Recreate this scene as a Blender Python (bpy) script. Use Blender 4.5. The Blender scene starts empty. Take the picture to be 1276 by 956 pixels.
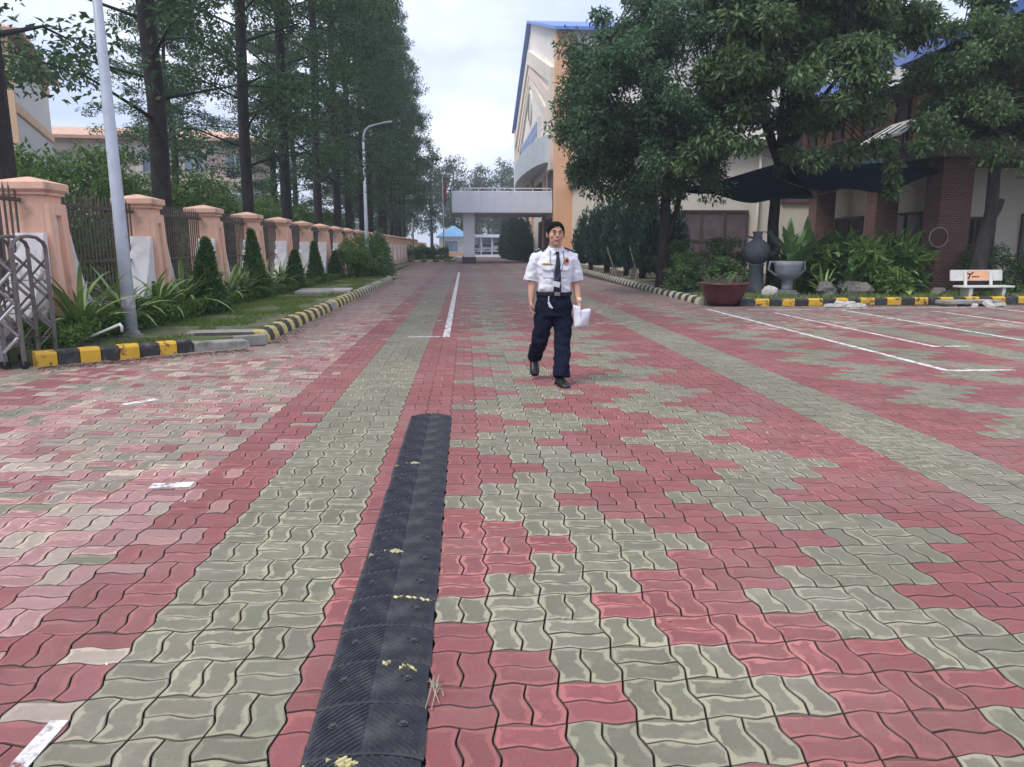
import bpy, math, random
import numpy as np
from mathutils import Vector, Matrix, noise
PI = math.pi
S = bpy.context.scene
C = S.collection
random.seed(7)

# ---------------------------------------------------------------- camera, sky, sun, exposure
cam = bpy.data.objects.new("camera", bpy.data.cameras.new("camera")); C.objects.link(cam)
cam.data.sensor_width = 36.0; cam.data.lens = 26.52
cam.data.clip_start = 0.05; cam.data.clip_end = 3000
cam.location = (0, 0, 1.43)
cam.rotation_euler = (math.radians(90 - 10.25), 0, math.radians(-3.5))
S.camera = cam
S.view_settings.view_transform = 'Standard'; S.view_settings.look = 'None'
S.view_settings.gamma = 1.0; S.view_settings.exposure = 1.0; S.view_settings.use_curve_mapping = False

SUN_EL, SUN_AZ = math.radians(58), math.radians(-125)      # azimuth measured from +Y towards +X
W = bpy.data.worlds.new("World"); S.world = W; W.use_nodes = True
wn, wl = W.node_tree.nodes, W.node_tree.links; wn.clear()
wo = wn.new('ShaderNodeOutputWorld'); wb = wn.new('ShaderNodeBackground'); wb.inputs['Strength'].default_value = 0.1
sky = wn.new('ShaderNodeTexSky'); sky.sky_type = 'NISHITA'; sky.sun_disc = False
sky.sun_elevation = SUN_EL; sky.sun_rotation = SUN_AZ; sky.dust_density = 3.0; sky.air_density = 1.2
tc = wn.new('ShaderNodeTexCoord')
mp = wn.new('ShaderNodeMapping'); mp.inputs['Scale'].default_value = (1.0, 1.0, 2.6)
nz = wn.new('ShaderNodeTexNoise'); nz.inputs['Scale'].default_value = 3.6; nz.inputs['Detail'].default_value = 6; nz.inputs['Roughness'].default_value = 0.5
rp = wn.new('ShaderNodeValToRGB')
rp.color_ramp.elements[0].position = 0.38; rp.color_ramp.elements[0].color = (3.7, 4.3, 5.9, 1)
rp.color_ramp.elements[1].position = 0.62; rp.color_ramp.elements[1].color = (6.1, 6.45, 7.5, 1)
mx = wn.new('ShaderNodeMix'); mx.data_type = 'RGBA'; mx.inputs[0].default_value = 0.93
wl.new(tc.outputs['Generated'], mp.inputs['Vector']); wl.new(mp.outputs['Vector'], nz.inputs['Vector'])
wl.new(nz.outputs['Fac'], rp.inputs['Fac']); wl.new(sky.outputs['Color'], mx.inputs[6]); wl.new(rp.outputs['Color'], mx.inputs[7])
wl.new(mx.outputs[2], wb.inputs['Color']); wl.new(wb.outputs['Background'], wo.inputs['Surface'])

sl = bpy.data.lights.new("sun", 'SUN'); sl.energy = 1.5; sl.angle = math.radians(25); sl.color = (1.0, 0.96, 0.92)
sun = bpy.data.objects.new("sun", sl); C.objects.link(sun)
sd = Vector((math.sin(SUN_AZ) * math.cos(SUN_EL), math.cos(SUN_AZ) * math.cos(SUN_EL), math.sin(SUN_EL)))
sun.rotation_euler = sd.to_track_quat('Z', 'Y').to_euler(); sun.location = sd * 60

# ---------------------------------------------------------------- helpers: meshes
class MB:
    def __init__(s): s.v = []; s.f = []; s.m = []
    def add(s, vs, fs, mi=0):
        b = len(s.v); s.v += [tuple(p) for p in vs]
        for f in fs: s.f.append([b + i for i in f]); s.m.append(mi)
        return s
    def box(s, c, d, mi=0, rz=0, mat=None, taper=1.0):
        x, y, z = d[0] / 2, d[1] / 2, d[2] / 2
        vs = [Vector(p) for p in [(-x,-y,-z),(x,-y,-z),(x,y,-z),(-x,y,-z),(-x*taper,-y*taper,z),(x*taper,-y*taper,z),(x*taper,y*taper,z),(-x*taper,y*taper,z)]]
        R = mat if mat is not None else Matrix.Rotation(rz, 3, 'Z')
        vs = [R @ p + Vector(c) for p in vs]
        return s.add(vs, [(3,2,1,0),(4,5,6,7),(0,1,5,4),(1,2,6,5),(2,3,7,6),(3,0,4,7)], mi)
    def b2(s, a, b, mi=0):
        return s.box([(a[i]+b[i])/2 for i in range(3)], [abs(b[i]-a[i]) for i in range(3)], mi)
    def loft(s, rings, mi=0, cap=True, close=True):
        n = len(rings[0]); b = len(s.v)
        for r in rings: s.v += [tuple(p) for p in r]
        k = n if close else n - 1
        for i in range(len(rings) - 1):
            for j in range(k):
                s.f.append([b+i*n+j, b+i*n+(j+1)%n, b+(i+1)*n+(j+1)%n, b+(i+1)*n+j]); s.m.append(mi)
        if cap and close:
            s.f.append([b+j for j in range(n)][::-1]); s.m.append(mi)
            s.f.append([b+(len(rings)-1)*n+j for j in range(n)]); s.m.append(mi)
        return s
    def tube(s, pts, rad, n=8, mi=0, cap=True, flat=1.0):
        pts = [Vector(p) for p in pts]
        if not hasattr(rad, '__len__'): rad = [rad] * len(pts)
        rings = []; up = None
        for i, p in enumerate(pts):
            t = (pts[min(i+1, len(pts)-1)] - pts[max(i-1, 0)])
            if t.length < 1e-9: t = Vector((0,0,1))
            t.normalize()
            if up is None:
                up = Vector((0,1,0)) if abs(t.y) < .9 else Vector((1,0,0))
            u = up - t * up.dot(t); u.normalize(); w = t.cross(u); up = u
            rings.append([p + (u*math.cos(2*PI*k/n) + w*math.sin(2*PI*k/n)*flat) * rad[i] for k in range(n)])
        return s.loft(rings, mi, cap)
    def lathe(s, prof, n=20, c=(0,0,0), mi=0, cap=True):
        return s.loft([[(c[0]+r*math.cos(2*PI*k/n), c[1]+r*math.sin(2*PI*k/n), c[2]+z) for k in range(n)] for r, z in prof], mi, cap)
    def ell(s, c, r, n=14, m=9, mi=0, R=None):
        rings = []
        for i in range(m + 1):
            a = -PI/2 + PI * (i + .0) / m
            a = max(-PI/2 + .06, min(PI/2 - .06, a))
            ring = [Vector((r[0]*math.cos(a)*math.cos(2*PI*k/n), r[1]*math.cos(a)*math.sin(2*PI*k/n), r[2]*math.sin(a))) for k in range(n)]
            rings.append([(R @ p if R is not None else p) + Vector(c) for p in ring])
        return s.loft(rings, mi)
    def prism(s, poly, axis, a, b, mi=0):
        def P(p, t):
            return {'x': (t, p[0], p[1]), 'y': (p[0], t, p[1]), 'z': (p[0], p[1], t)}[axis]
        return s.loft([[P(p, a) for p in poly], [P(p, b) for p in poly]], mi)
    def mesh(s, name, mats):
        me = bpy.data.meshes.new(name); me.from_pydata(s.v, [], s.f)
        for m in (mats if isinstance(mats, (list, tuple)) else [mats]): me.materials.append(m)
        if any(s.m): me.polygons.foreach_set('material_index', s.m)
        import bmesh
        bm = bmesh.new(); bm.from_mesh(me); bmesh.ops.recalc_face_normals(bm, faces=bm.faces); bm.to_mesh(me); bm.free()
        me.update(); return me
    def build(s, name, mats, parent=None, loc=(0,0,0), smooth=False, bevel=0, seg=2, rz=0):
        return put(name, s.mesh(name, mats), parent, loc, smooth, bevel, seg, rz)

def put(name, me, parent=None, loc=(0,0,0), smooth=False, bevel=0, seg=2, rz=0):
    o = bpy.data.objects.new(name, me); C.objects.link(o); o.parent = parent; o.location = loc
    if rz: o.rotation_euler[2] = rz
    if smooth: me.polygons.foreach_set('use_smooth', [True] * len(me.polygons))
    if bevel:
        b = o.modifiers.new('bevel', 'BEVEL'); b.width = bevel; b.segments = seg; b.limit_method = 'ANGLE'; b.angle_limit = math.radians(40)
    return o
def tag(o, label=None, cat=None, group=None, kind=None):
    for k, v in (('label', label), ('category', cat), ('group', group), ('kind', kind)):
        if v: o[k] = v
    return o
def thing(name, label, cat, loc=(0,0,0), rz=0, group=None):
    o = bpy.data.objects.new(name, None); C.objects.link(o); o.location = loc; o.rotation_euler[2] = rz
    o.empty_display_size = .2
    return tag(o, label, cat, group)
def dup(o, loc=None, rz=None, label=None, scale=None, parent=None):
    c = o.copy(); C.objects.link(c); c.parent = parent
    if loc is not None: c.location = loc
    if rz is not None: c.rotation_euler[2] = rz
    if scale is not None: c.scale = scale if hasattr(scale, '__len__') else (scale,)*3
    if label: c['label'] = label
    for ch in list(o.children): dup(ch, parent=c)
    return c
def quads_mesh(name, V, mats, k=4):
    n = len(V) // k
    me = bpy.data.meshes.new(name); me.vertices.add(n*k); me.vertices.foreach_set('co', np.asarray(V, np.float32).ravel())
    me.loops.add(n*k); me.loops.foreach_set('vertex_index', np.arange(n*k, dtype=np.int32))
    me.polygons.add(n); me.polygons.foreach_set('loop_start', np.arange(0, n*k, k, dtype=np.int32))
    for m in (mats if isinstance(mats, (list, tuple)) else [mats]): me.materials.append(m)
    me.update(calc_edges=True); return me

# ---------------------------------------------------------------- helpers: materials
def nodes_of(name):
    m = bpy.data.materials.new(name); m.use_nodes = True
    nt = m.node_tree; nt.nodes.clear()
    out = nt.nodes.new('ShaderNodeOutputMaterial'); b = nt.nodes.new('ShaderNodeBsdfPrincipled')
    nt.links.new(b.outputs[0], out.inputs['Surface'])
    return m, nt, b, out
def mixc(nt, fac, a, b):
    n = nt.nodes.new('ShaderNodeMix'); n.data_type = 'RGBA'
    for sock, v in ((n.inputs[0], fac), (n.inputs[6], a), (n.inputs[7], b)):
        if hasattr(v, 'links') or hasattr(v, 'is_linked'): nt.links.new(v, sock)
        elif hasattr(v, '__len__'): sock.default_value = (*v[:3], 1)
        else: sock.default_value = v
    return n.outputs[2]
def noi(nt, scale, detail=4, vec=None, sx=None, rough=.55):
    n = nt.nodes.new('ShaderNodeTexNoise'); n.inputs['Scale'].default_value = scale; n.inputs['Detail'].default_value = detail
    n.inputs['Roughness'].default_value = rough
    if vec is None:
        t = nt.nodes.new('ShaderNodeTexCoord'); vec = t.outputs['Object']
    if sx:
        q = nt.nodes.new('ShaderNodeMapping'); q.inputs['Scale'].default_value = sx; nt.links.new(vec, q.inputs['Vector']); vec = q.outputs['Vector']
    nt.links.new(vec, n.inputs['Vector']); return n.outputs['Fac']
def mrange(nt, v, a, b, c=0, d=1):
    n = nt.nodes.new('ShaderNodeMapRange'); n.clamp = True
    for i, q in enumerate((a, b, c, d)): n.inputs[i+1].default_value = q
    nt.links.new(v, n.inputs[0]); return n.outputs[0]
def bump(nt, b, h, strength=.3, dist=.01):
    n = nt.nodes.new('ShaderNodeBump'); n.inputs['Strength'].default_value = strength; n.inputs['Distance'].default_value = dist
    nt.links.new(h, n.inputs['Height']); nt.links.new(n.outputs[0], b.inputs['Normal'])
def mat(name, c1, c2=None, scale=4, lo=.4, hi=.65, rough=.75, c3=None, s3=1.0, lo3=.55, hi3=.7, stretch=None, bmp=0, bscale=40, bdist=.01, metal=0, spec=.4):
    m, nt, b, out = nodes_of(name)
    b.inputs['Roughness'].default_value = rough; b.inputs['Metallic'].default_value = metal; b.inputs['Specular IOR Level'].default_value = spec
    col = None
    if c2: col = mixc(nt, mrange(nt, noi(nt, scale, 6, sx=stretch), lo, hi), c1, c2)
    if c3: col = mixc(nt, mrange(nt, noi(nt, s3, 5, rough=.65), lo3, hi3), col if col is not None else c1, c3)
    if col is not None: nt.links.new(col, b.inputs['Base Color'])
    else: b.inputs['Base Color'].default_value = (*c1, 1)
    if bmp: bump(nt, b, noi(nt, bscale, 4), bmp, bdist)
    return m
def leafmat(name, dark, mid, light, rough=.5, trans=.4):
    m, nt, b, out = nodes_of(name)
    g = nt.nodes.new('ShaderNodeNewGeometry'); r = nt.nodes.new('ShaderNodeValToRGB')
    e = r.color_ramp.elements; e[0].color = (*dark, 1); e[1].color = (*light, 1); x = e.new(.55); x.color = (*mid, 1)
    e[0].position = .1; e[-1].position = .97
    nt.links.new(g.outputs['Random Per Island'], r.inputs[0])
    col = mixc(nt, mrange(nt, noi(nt, .9, 3), .35, .65), r.outputs[0], mid)
    nt.links.new(col, b.inputs['Base Color']); b.inputs['Roughness'].default_value = rough; b.inputs['Specular IOR Level'].default_value = .22
    t = nt.nodes.new('ShaderNodeBsdfTranslucent'); nt.links.new(col, t.inputs['Color'])
    mx = nt.nodes.new('ShaderNodeMixShader'); mx.inputs[0].default_value = trans
    nt.links.new(b.outputs[0], mx.inputs[1]); nt.links.new(t.outputs[0], mx.inputs[2]); nt.links.new(mx.outputs[0], out.inputs['Surface'])
    return m

K = {}
K['soil'] = mat('soil', (.10,.085,.06), (.16,.14,.10), 3, rough=.95, bmp=.4, bscale=25, c3=(.07,.09,.035), s3=.8, lo3=.45, hi3=.6)
K['lawn_soil'] = mat('lawn_soil', (.14,.12,.075), (.22,.19,.12), 6, rough=.95, bmp=.4, bscale=30, c3=(.075,.11,.035), s3=1.1, lo3=.42, hi3=.58)
K['joint'] = mat('joint_sand', (.022,.02,.018), (.045,.04,.035), 9, rough=.95)
K['asph'] = mat('street_asphalt', (.06,.06,.06), (.1,.1,.1), 2, rough=.9)
K['rubber'] = mat('worn_rubber', (.020,.022,.030), (.032,.034,.044), 14, rough=.62, spec=.4, c3=(.09,.088,.088), s3=9, lo3=.5, hi3=.8, bmp=.2, bscale=120, bdist=.002)
K['yel'] = mat('yellow_kerb_paint', (.72,.42,.03), (.62,.36,.05), 8, rough=.6, c3=(.12,.09,.06), s3=7, lo3=.53, hi3=.60, bmp=.3, bscale=60)
K['blk'] = mat('black_kerb_paint', (.03,.03,.032), (.05,.05,.05), 8, rough=.7, c3=(.15,.14,.12), s3=7, lo3=.54, hi3=.7, bmp=.3, bscale=60)
K['yelp'] = mat('faded_yellow_paint', (.58,.45,.13), (.5,.42,.2), 8, rough=.7, c3=(.16,.14,.10), s3=10, lo3=.55, hi3=.68, bmp=.3, bscale=60)
K['cream_k'] = mat('pale_kerb_paint', (.5,.46,.32), (.42,.4,.3), 8, rough=.7, c3=(.16,.14,.11), s3=10, lo3=.52, hi3=.68)
K['conc'] = mat('rough_concrete', (.33,.31,.28), (.24,.23,.2), 6, rough=.9, c3=(.12,.11,.09), s3=3, lo3=.55, hi3=.75, bmp=.5, bscale=40)
K['peach'] = mat('peach_plaster', (.80,.49,.36), (.73,.43,.315), 3, rough=.85, c3=(.40,.28,.21), s3=2.6, lo3=.56, hi3=.74, stretch=(2.5,2.5,.3), bmp=.25, bscale=90, bdist=.004)
K['whitew'] = mat('white_plaster', (.74,.70,.69), (.66,.61,.6), 3, rough=.85, c3=(.38,.35,.31), s3=2.5, lo3=.58, hi3=.78, bmp=.2, bscale=90, bdist=.004)
K['bar'] = mat('brown_iron', (.075,.055,.05), (.11,.085,.075), 9, rough=.6)
K['barkL'] = mat('dark_bark', (.022,.02,.021), (.042,.037,.036), 6, rough=.95, stretch=(1,1,.25), bmp=.9, bscale=14, bdist=.04, c3=(.10,.095,.085), s3=5, lo3=.64, hi3=.74)
K['barkR'] = mat('grey_bark', (.03,.026,.024), (.055,.048,.042), 6, rough=.95, stretch=(1,1,.25), bmp=.8, bscale=16, bdist=.03)
K['leafL'] = leafmat('dark_leaves', (.034,.072,.04), (.07,.13,.066), (.155,.23,.10))
K['leafA'] = leafmat('glossy_dark_leaves', (.045,.092,.055), (.085,.165,.09), (.19,.285,.14))
K['leafB'] = leafmat('olive_leaves', (.055,.105,.05), (.115,.19,.082), (.25,.325,.14))
K['leafS'] = leafmat('shrub_leaves', (.06,.12,.042), (.11,.195,.062), (.20,.30,.095))
K['leafJ'] = leafmat('conifer_sprays', (.055,.115,.04), (.105,.19,.065), (.18,.28,.095), trans=.18)
K['leafC'] = leafmat('cypress_sprays', (.018,.046,.034), (.032,.074,.05), (.065,.12,.07), trans=.1)
K['leafH'] = leafmat('hedge_leaves', (.065,.125,.032), (.125,.215,.055), (.23,.33,.09))
K['leafF'] = leafmat('distant_leaves', (.05,.085,.045), (.075,.12,.06), (.13,.18,.085))
K['grass'] = leafmat('grass_blades', (.08,.12,.028), (.135,.205,.045), (.24,.26,.08), trans=.2)
K['galv'] = mat('pale_painted_steel', (.50,.53,.60), (.43,.46,.53), 5, rough=.45, c3=(.33,.30,.30), s3=6, lo3=.64, hi3=.72, spec=.5)
K['gateb'] = mat('gate_brown_steel', (.13,.11,.107), (.19,.16,.155), 8, rough=.5, spec=.35)
K['steel'] = mat('bright_steel', (.75,.75,.76), rough=.25, metal=.9)
K['dark'] = mat('dark_plastic', (.012,.012,.014), rough=.6, spec=.25)
K['cream'] = mat('cream_wall', (.72,.66,.56), (.66,.6,.5), 1.2, rough=.85, c3=(.5,.45,.37), s3=.5, lo3=.58, hi3=.8, stretch=(1,1,.3))
K['hallw'] = mat('hall_white_wall', (.78,.72,.66), (.72,.66,.6), .8, rough=.85, c3=(.6,.54,.47), s3=.3, lo3=.58, hi3=.8)
K['orange'] = mat('orange_wall', (.72,.41,.24), (.67,.38,.22), 1.0, rough=.85)
K['pinkw'] = mat('pink_wall', (.72,.46,.38), (.66,.42,.35), 1.0, rough=.85)
K['ivory'] = mat('ivory_wall', (.78,.74,.5), (.72,.68,.47), 1.0, rough=.85)
K['blueroof'] = mat('blue_roof_sheet', (.10,.19,.52), (.13,.24,.58), 2, rough=.5)
K['mauve'] = mat('grey_lavender_panel', (.66,.68,.77), (.62,.64,.73), .8, rough=.6, c3=(.55,.56,.63), s3=.4, lo3=.55, hi3=.8)
K['plinth'] = mat('dark_stone_plinth', (.05,.045,.045), (.08,.07,.07), 5, rough=.4)
K['greyg'] = mat('grey_green_cladding', (.5,.54,.52), (.45,.49,.48), 1, rough=.6)
K['glass'] = mat('dark_window_glass', (.05,.045,.05), rough=.12, spec=.6)
K['glassm'] = mat('mauve_window_glass', (.12,.085,.09), (.16,.12,.12), 1.5, rough=.2, spec=.5)
K['glassb'] = mat('blue_grey_glass', (.25,.32,.38), rough=.15, spec=.6)
K['frame'] = mat('brown_frame', (.09,.055,.05), rough=.5)
K['brick'] = mat('red_brick', (.24,.075,.05), (.17,.055,.04), 9, rough=.85, c3=(.10,.05,.04), s3=3, lo3=.55, hi3=.75, bmp=.3, bscale=60)
K['mortar'] = mat('dark_mortar', (.12,.085,.075), rough=.95)
K['wood'] = mat('orange_wood', (.36,.15,.06), (.26,.11,.05), 6, rough=.6, stretch=(4,4,.5))
K['slab'] = mat('purple_brown_slab', (.12,.085,.085), (.16,.11,.1), 2, rough=.8)
K['white'] = mat('white_paint', (.66,.645,.61), (.57,.55,.52), 5, rough=.6, c3=(.38,.36,.32), s3=6, lo3=.6, hi3=.75)
K['ewer'] = mat('dark_stone_ware', (.095,.105,.125), (.07,.075,.09), 5, rough=.85, bmp=.3, bscale=50)
K['net'] = mat('navy_shade_net', (.008,.014,.024), (.014,.022,.034), 30, rough=1, spec=.0)
K['teal'] = mat('teal_shade_net', (.10,.16,.17), (.13,.2,.2), 20, rough=.9)
K['red_cer'] = mat('oxblood_ceramic', (.105,.026,.03), (.075,.022,.026), 4, rough=.35, c3=(.25,.14,.12), s3=3, lo3=.62, hi3=.78)
K['grey_cer'] = mat('grey_stone_ware', (.20,.21,.23), (.15,.16,.175), 5, rough=.8, c3=(.28,.28,.28), s3=3, lo3=.6, hi3=.75, bmp=.3, bscale=50)
K['rock'] = mat('garden_rock', (.17,.16,.145), (.09,.085,.075), 5, rough=.95, bmp=.8, bscale=12, bdist=.03)
K['rubble'] = mat('broken_concrete', (.5,.47,.43), (.36,.33,.3), 7, rough=.95, bmp=.6, bscale=20, bdist=.02)
K['twig'] = mat('dry_twig', (.22,.17,.13), (.14,.11,.09), 9, rough=.9)
K['stake'] = mat('bamboo_stake', (.35,.3,.22), (.25,.22,.16), 9, rough=.8)
K['blade'] = mat('strap_leaf', (.15,.25,.08), (.25,.33,.11), 3, rough=.45, c3=(.36,.30,.12), s3=2, lo3=.66, hi3=.75)
K['bladeD'] = mat('broad_leaf', (.07,.145,.05), (.13,.22,.075), 3, rough=.35, c3=(.16,.19,.06), s3=2, lo3=.66, hi3=.78)
K['bladeY'] = mat('lime_leaf', (.22,.33,.06), (.30,.38,.10), 3, rough=.4)
K['petal'] = mat('red_petal', (.6,.08,.05), rough=.5)
K['skin'] = mat('skin', (.50,.285,.205), (.45,.24,.17), 12, rough=.55)
K['hair'] = mat('black_hair', (.004,.004,.005), (.010,.009,.010), 60, rough=.85, spec=.1, stretch=(1,1,.2))
K['shirt'] = mat('white_shirt', (.66,.66,.72), (.61,.61,.67), 8, rough=.8, bmp=.35, bscale=14, bdist=.02)
K['trouser'] = mat('navy_trousers', (.008,.010,.024), (.012,.015,.032), 9, rough=.95, spec=.1, bmp=.5, bscale=11, bdist=.03)
K['tie'] = mat('black_tie', (.012,.014,.022), rough=.6)
K['shoe'] = mat('black_shoe', (.014,.014,.015), rough=.35)
K['gold'] = mat('gold', (.75,.5,.14), rough=.3, metal=.7)
K['badge'] = mat('badge_gold_red', (.55,.36,.10), (.4,.06,.05), 60, .45, .55, rough=.4)
K['paper'] = mat('paper', (.60,.60,.66), rough=.8)
K['plantmass'] = leafmat('bright_plant_leaves', (.075,.15,.042), (.145,.25,.065), (.27,.37,.11))
K['eye'] = mat('eye_dark', (.015,.012,.012), rough=.2)
K['lip'] = mat('lip', (.24,.075,.065), rough=.5)
K['vanp'] = mat('van_white', (.72,.73,.75), rough=.3)
K['flag'] = mat('flag_cloth', (.10,.05,.16), (.35,.04,.06), 1.2, .45, .55, rough=.8)

def linemat():
    m, nt, b, out = nodes_of('worn_line_paint')
    b.inputs['Roughness'].default_value = .7
    col = mixc(nt, mrange(nt, noi(nt, 12, 5), .45, .7), (.72,.70,.69), (.55,.48,.47)); nt.links.new(col, b.inputs['Base Color'])
    tr = nt.nodes.new('ShaderNodeBsdfTransparent'); mx = nt.nodes.new('ShaderNodeMixShader')
    nt.links.new(mrange(nt, noi(nt, 9, 8, rough=.7), .40, .52), mx.inputs[0])
    nt.links.new(tr.outputs[0], mx.inputs[1]); nt.links.new(b.outputs[0], mx.inputs[2]); nt.links.new(mx.outputs[0], out.inputs['Surface'])
    return m
K['line'] = linemat()

def pavermat(name, objmode):
    m, nt, b, out = nodes_of(name)
    if objmode:
        a = nt.nodes.new('ShaderNodeObjectInfo'); base, rim = a.outputs['Color'], a.outputs['Alpha']
        t = nt.nodes.new('ShaderNodeTexCoord'); va = nt.nodes.new('ShaderNodeVectorMath'); va.operation = 'ADD'
        sc = nt.nodes.new('ShaderNodeVectorMath'); sc.operation = 'SCALE'; sc.inputs['Scale'].default_value = 37
        cv = nt.nodes.new('ShaderNodeCombineXYZ'); nt.links.new(a.outputs['Random'], cv.inputs[0]); nt.links.new(a.outputs['Random'], cv.inputs[1])
        nt.links.new(cv.outputs[0], sc.inputs[0]); nt.links.new(t.outputs['Object'], va.inputs[0]); nt.links.new(sc.outputs[0], va.inputs[1]); vec = va.outputs[0]
    else:
        a = nt.nodes.new('ShaderNodeAttribute'); a.attribute_name = 'tone'; base, rim = a.outputs['Color'], a.outputs['Alpha']
        t = nt.nodes.new('ShaderNodeTexCoord'); vec = t.outputs['Object']
    uv = nt.nodes.new('ShaderNodeUVMap'); uv.uv_map = 'edge'
    sp = nt.nodes.new('ShaderNodeSeparateXYZ'); nt.links.new(uv.outputs[0], sp.inputs[0])
    def mth(op, x, y=None):
        n = nt.nodes.new('ShaderNodeMath'); n.operation = op
        for s_, v in ((n.inputs[0], x), (n.inputs[1], y)):
            if v is None: continue
            if hasattr(v, 'is_linked'): nt.links.new(v, s_)
            else: s_.default_value = v
        return n.outputs[0]
    dx = mth('SUBTRACT', .1085, mth('ABSOLUTE', sp.outputs[0])); dy = mth('SUBTRACT', .05425, mth('ABSOLUTE', sp.outputs[1]))
    d = mth('MINIMUM', dx, dy)
    n1 = noi(nt, 13, 2.2, vec)
    dd = mth('ADD', d, mth('MULTIPLY', mth('SUBTRACT', n1, .5), .07))
    edge = mrange(nt, dd, .012, .020, 1, 0)
    blot = mrange(nt, noi(nt, 8, 5, vec, rough=.65), .52, .68, 0, .4)
    fac = mth('MULTIPLY', mth('MAXIMUM', edge, blot), rim)
    gp = nt.nodes.new('ShaderNodeNewGeometry'); dust = mrange(nt, noi(nt, 1.1, 7, gp.outputs['Position'], rough=.62), .46, .72, 0, .42); stain = mrange(nt, noi(nt, .8, 8, gp.outputs['Position'], rough=.7), .30, .46, .38, 0)
    vm = nt.nodes.new('ShaderNodeVectorMath'); vm.operation = 'MULTIPLY_ADD'; vm.inputs[1].default_value = (1.55, 1.5, 1.4); vm.inputs[2].default_value = (.085, .072, .058); nt.links.new(base, vm.inputs[0]); pale = vm.outputs[0]
    c = mixc(nt, mrange(nt, noi(nt, 5, 5, vec), .3, .75, 0, .35), base, mixc(nt, .5, base, (.1,.09,.08)))
    c = mixc(nt, mrange(nt, noi(nt, 26, 6, vec, rough=.7), .42, .72, 0, .45), c, mixc(nt, .75, base, (.16,.12,.10)))
    c = mixc(nt, mrange(nt, noi(nt, 210, 2, vec), .60, .74, 0, .35), c, (.36,.32,.29))
    c = mixc(nt, mrange(nt, noi(nt, 150, 3, vec), .60, .72, 0, .5), c, (.07,.055,.05))
    c = mixc(nt, fac, c, pale)
    c = mixc(nt, dust, c, mixc(nt, .55, base, (.36,.30,.265)))
    c = mixc(nt, stain, c, mixc(nt, .6, base, (.09,.075,.065)))
    c = mixc(nt, mrange(nt, d, .0024, .0058, .9, 0), c, (.05,.045,.04))
    nt.links.new(c, b.inputs['Base Color']); b.inputs['Roughness'].default_value = .8; b.inputs['Specular IOR Level'].default_value = .35
    bump(nt, b, noi(nt, 120, 5, vec, rough=.7), .7, .004)
    return m
K['pav_o'] = pavermat('paver_block', True); K['pav_s'] = pavermat('paver_blocks_joined', False)
# ---------------------------------------------------------------- ground and paving
g = MB(); g.b2((-400, -60, -.6), (400, 900, -.05)); tag(g.build('ground', K['soil']), kind='structure')
pb = MB(); pb.b2((-9, -6, -.046), (26, 112, -.018)); pav = tag(pb.build('plaza_paving', K['joint']), kind='structure')
st = MB(); st.b2((-40, 3, -.048), (-9.2, 140, -.03)); tag(st.build('street', K['asph']), kind='structure')
rd = MB(); rd.b2((-12, 112.1, -.045), (30, 190, -.005)); tag(rd.build('far_yard', mat('far_yard_concrete', (.36,.33,.31), (.3,.27,.26), .3, rough=.9)), kind='structure')

CS, PX0, PY0 = .217, -.14, 2.065 - .217     # cell size; column 0 left edge, row 0 near edge
AMP = .0118
def wave(t): # zigzag edge of the interlocking blocks
    xs = (0, .27, .36, .5, .64, .73, 1); ys = (0, 1, .92, 0, -.92, -1, 0)
    for k in range(6):
        if t <= xs[k+1] + 1e-9: return AMP * (ys[k] + (ys[k+1]-ys[k]) * (t-xs[k]) / (xs[k+1]-xs[k]))
    return 0
TF = (0, .27, .36, .5, .64, .73, 1)
def outline(kind, flat=False): # kinds: 0 lower, 1 upper (long axis X); 2 left, 3 right (long axis Y); centred on the block
    lo, hi = (0, .5) if kind in (0, 2) else (.5, 1)
    th = [t for t in TF if lo - 1e-9 <= t <= hi + 1e-9]
    wave_ = (lambda t: 0) if flat else wave
    p = [(t*CS, lo*CS + wave_(t)) for t in TF]
    p += [(CS + wave_(t), t*CS) for t in th[1:-1]]
    p += [(t*CS, hi*CS + wave_(t)) for t in reversed(TF)]
    p += [(wave_(t), t*CS) for t in reversed(th[1:-1])]
    if kind >= 2: p = [(y, x) for x, y in p][::-1]
    cx, cy = (CS/2, (lo+hi)/2*CS) if kind < 2 else ((lo+hi)/2*CS, CS/2)
    return [(x-cx, y-cy) for x, y in p], (cx, cy)
def shrink(pts, g_, kind):
    L, w = (CS, CS/2) if kind < 2 else (CS/2, CS)
    return [(x*(L-g_)/L, y*(w-g_)/w) for x, y in pts]
OUT = [outline(k) for k in range(4)]; FLAT = [outline(k, True)[0] for k in range(4)]
def paver_geo(kind, lod):
    o = OUT[kind][0]
    if lod == 2:
        a, b = (.1064, .0523) if kind < 2 else (.0523, .1064)
        return [(-a,-b,0),(a,-b,0),(a,b,0),(-a,b,0)], [(0,1,2,3)]
    top = shrink(o, .0070, kind); mid = shrink(o, .0048, kind); n = len(o)
    v = [(x, y, 0) for x, y in top] + [(x, y, -.0035) for x, y in mid]
    f = [tuple(range(n))] + [(n+i, n+(i+1) % n, (i+1) % n, i) for i in range(n)]
    if lod == 0:
        v += [(x, y, -.03) for x, y in mid]
        f += [(2*n+i, 2*n+(i+1) % n, n+(i+1) % n, n+i) for i in range(n)]
    return v, f
GEO = {(k, l): paver_geo(k, l) for k in range(4) for l in range(3)}
def flat_uv(kind, lod):
    if lod == 2: v = GEO[(kind, 2)][0]
    else:
        t = shrink(FLAT[kind], .0070, kind); m_ = shrink(FLAT[kind], .0048, kind); v = t + m_ + (m_ if lod == 0 else [])
    return [(q[0], q[1]) if kind < 2 else (q[1], q[0]) for q in v]
FUV = {(k, l): flat_uv(k, l) for k in range(4) for l in range(3)}
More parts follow.
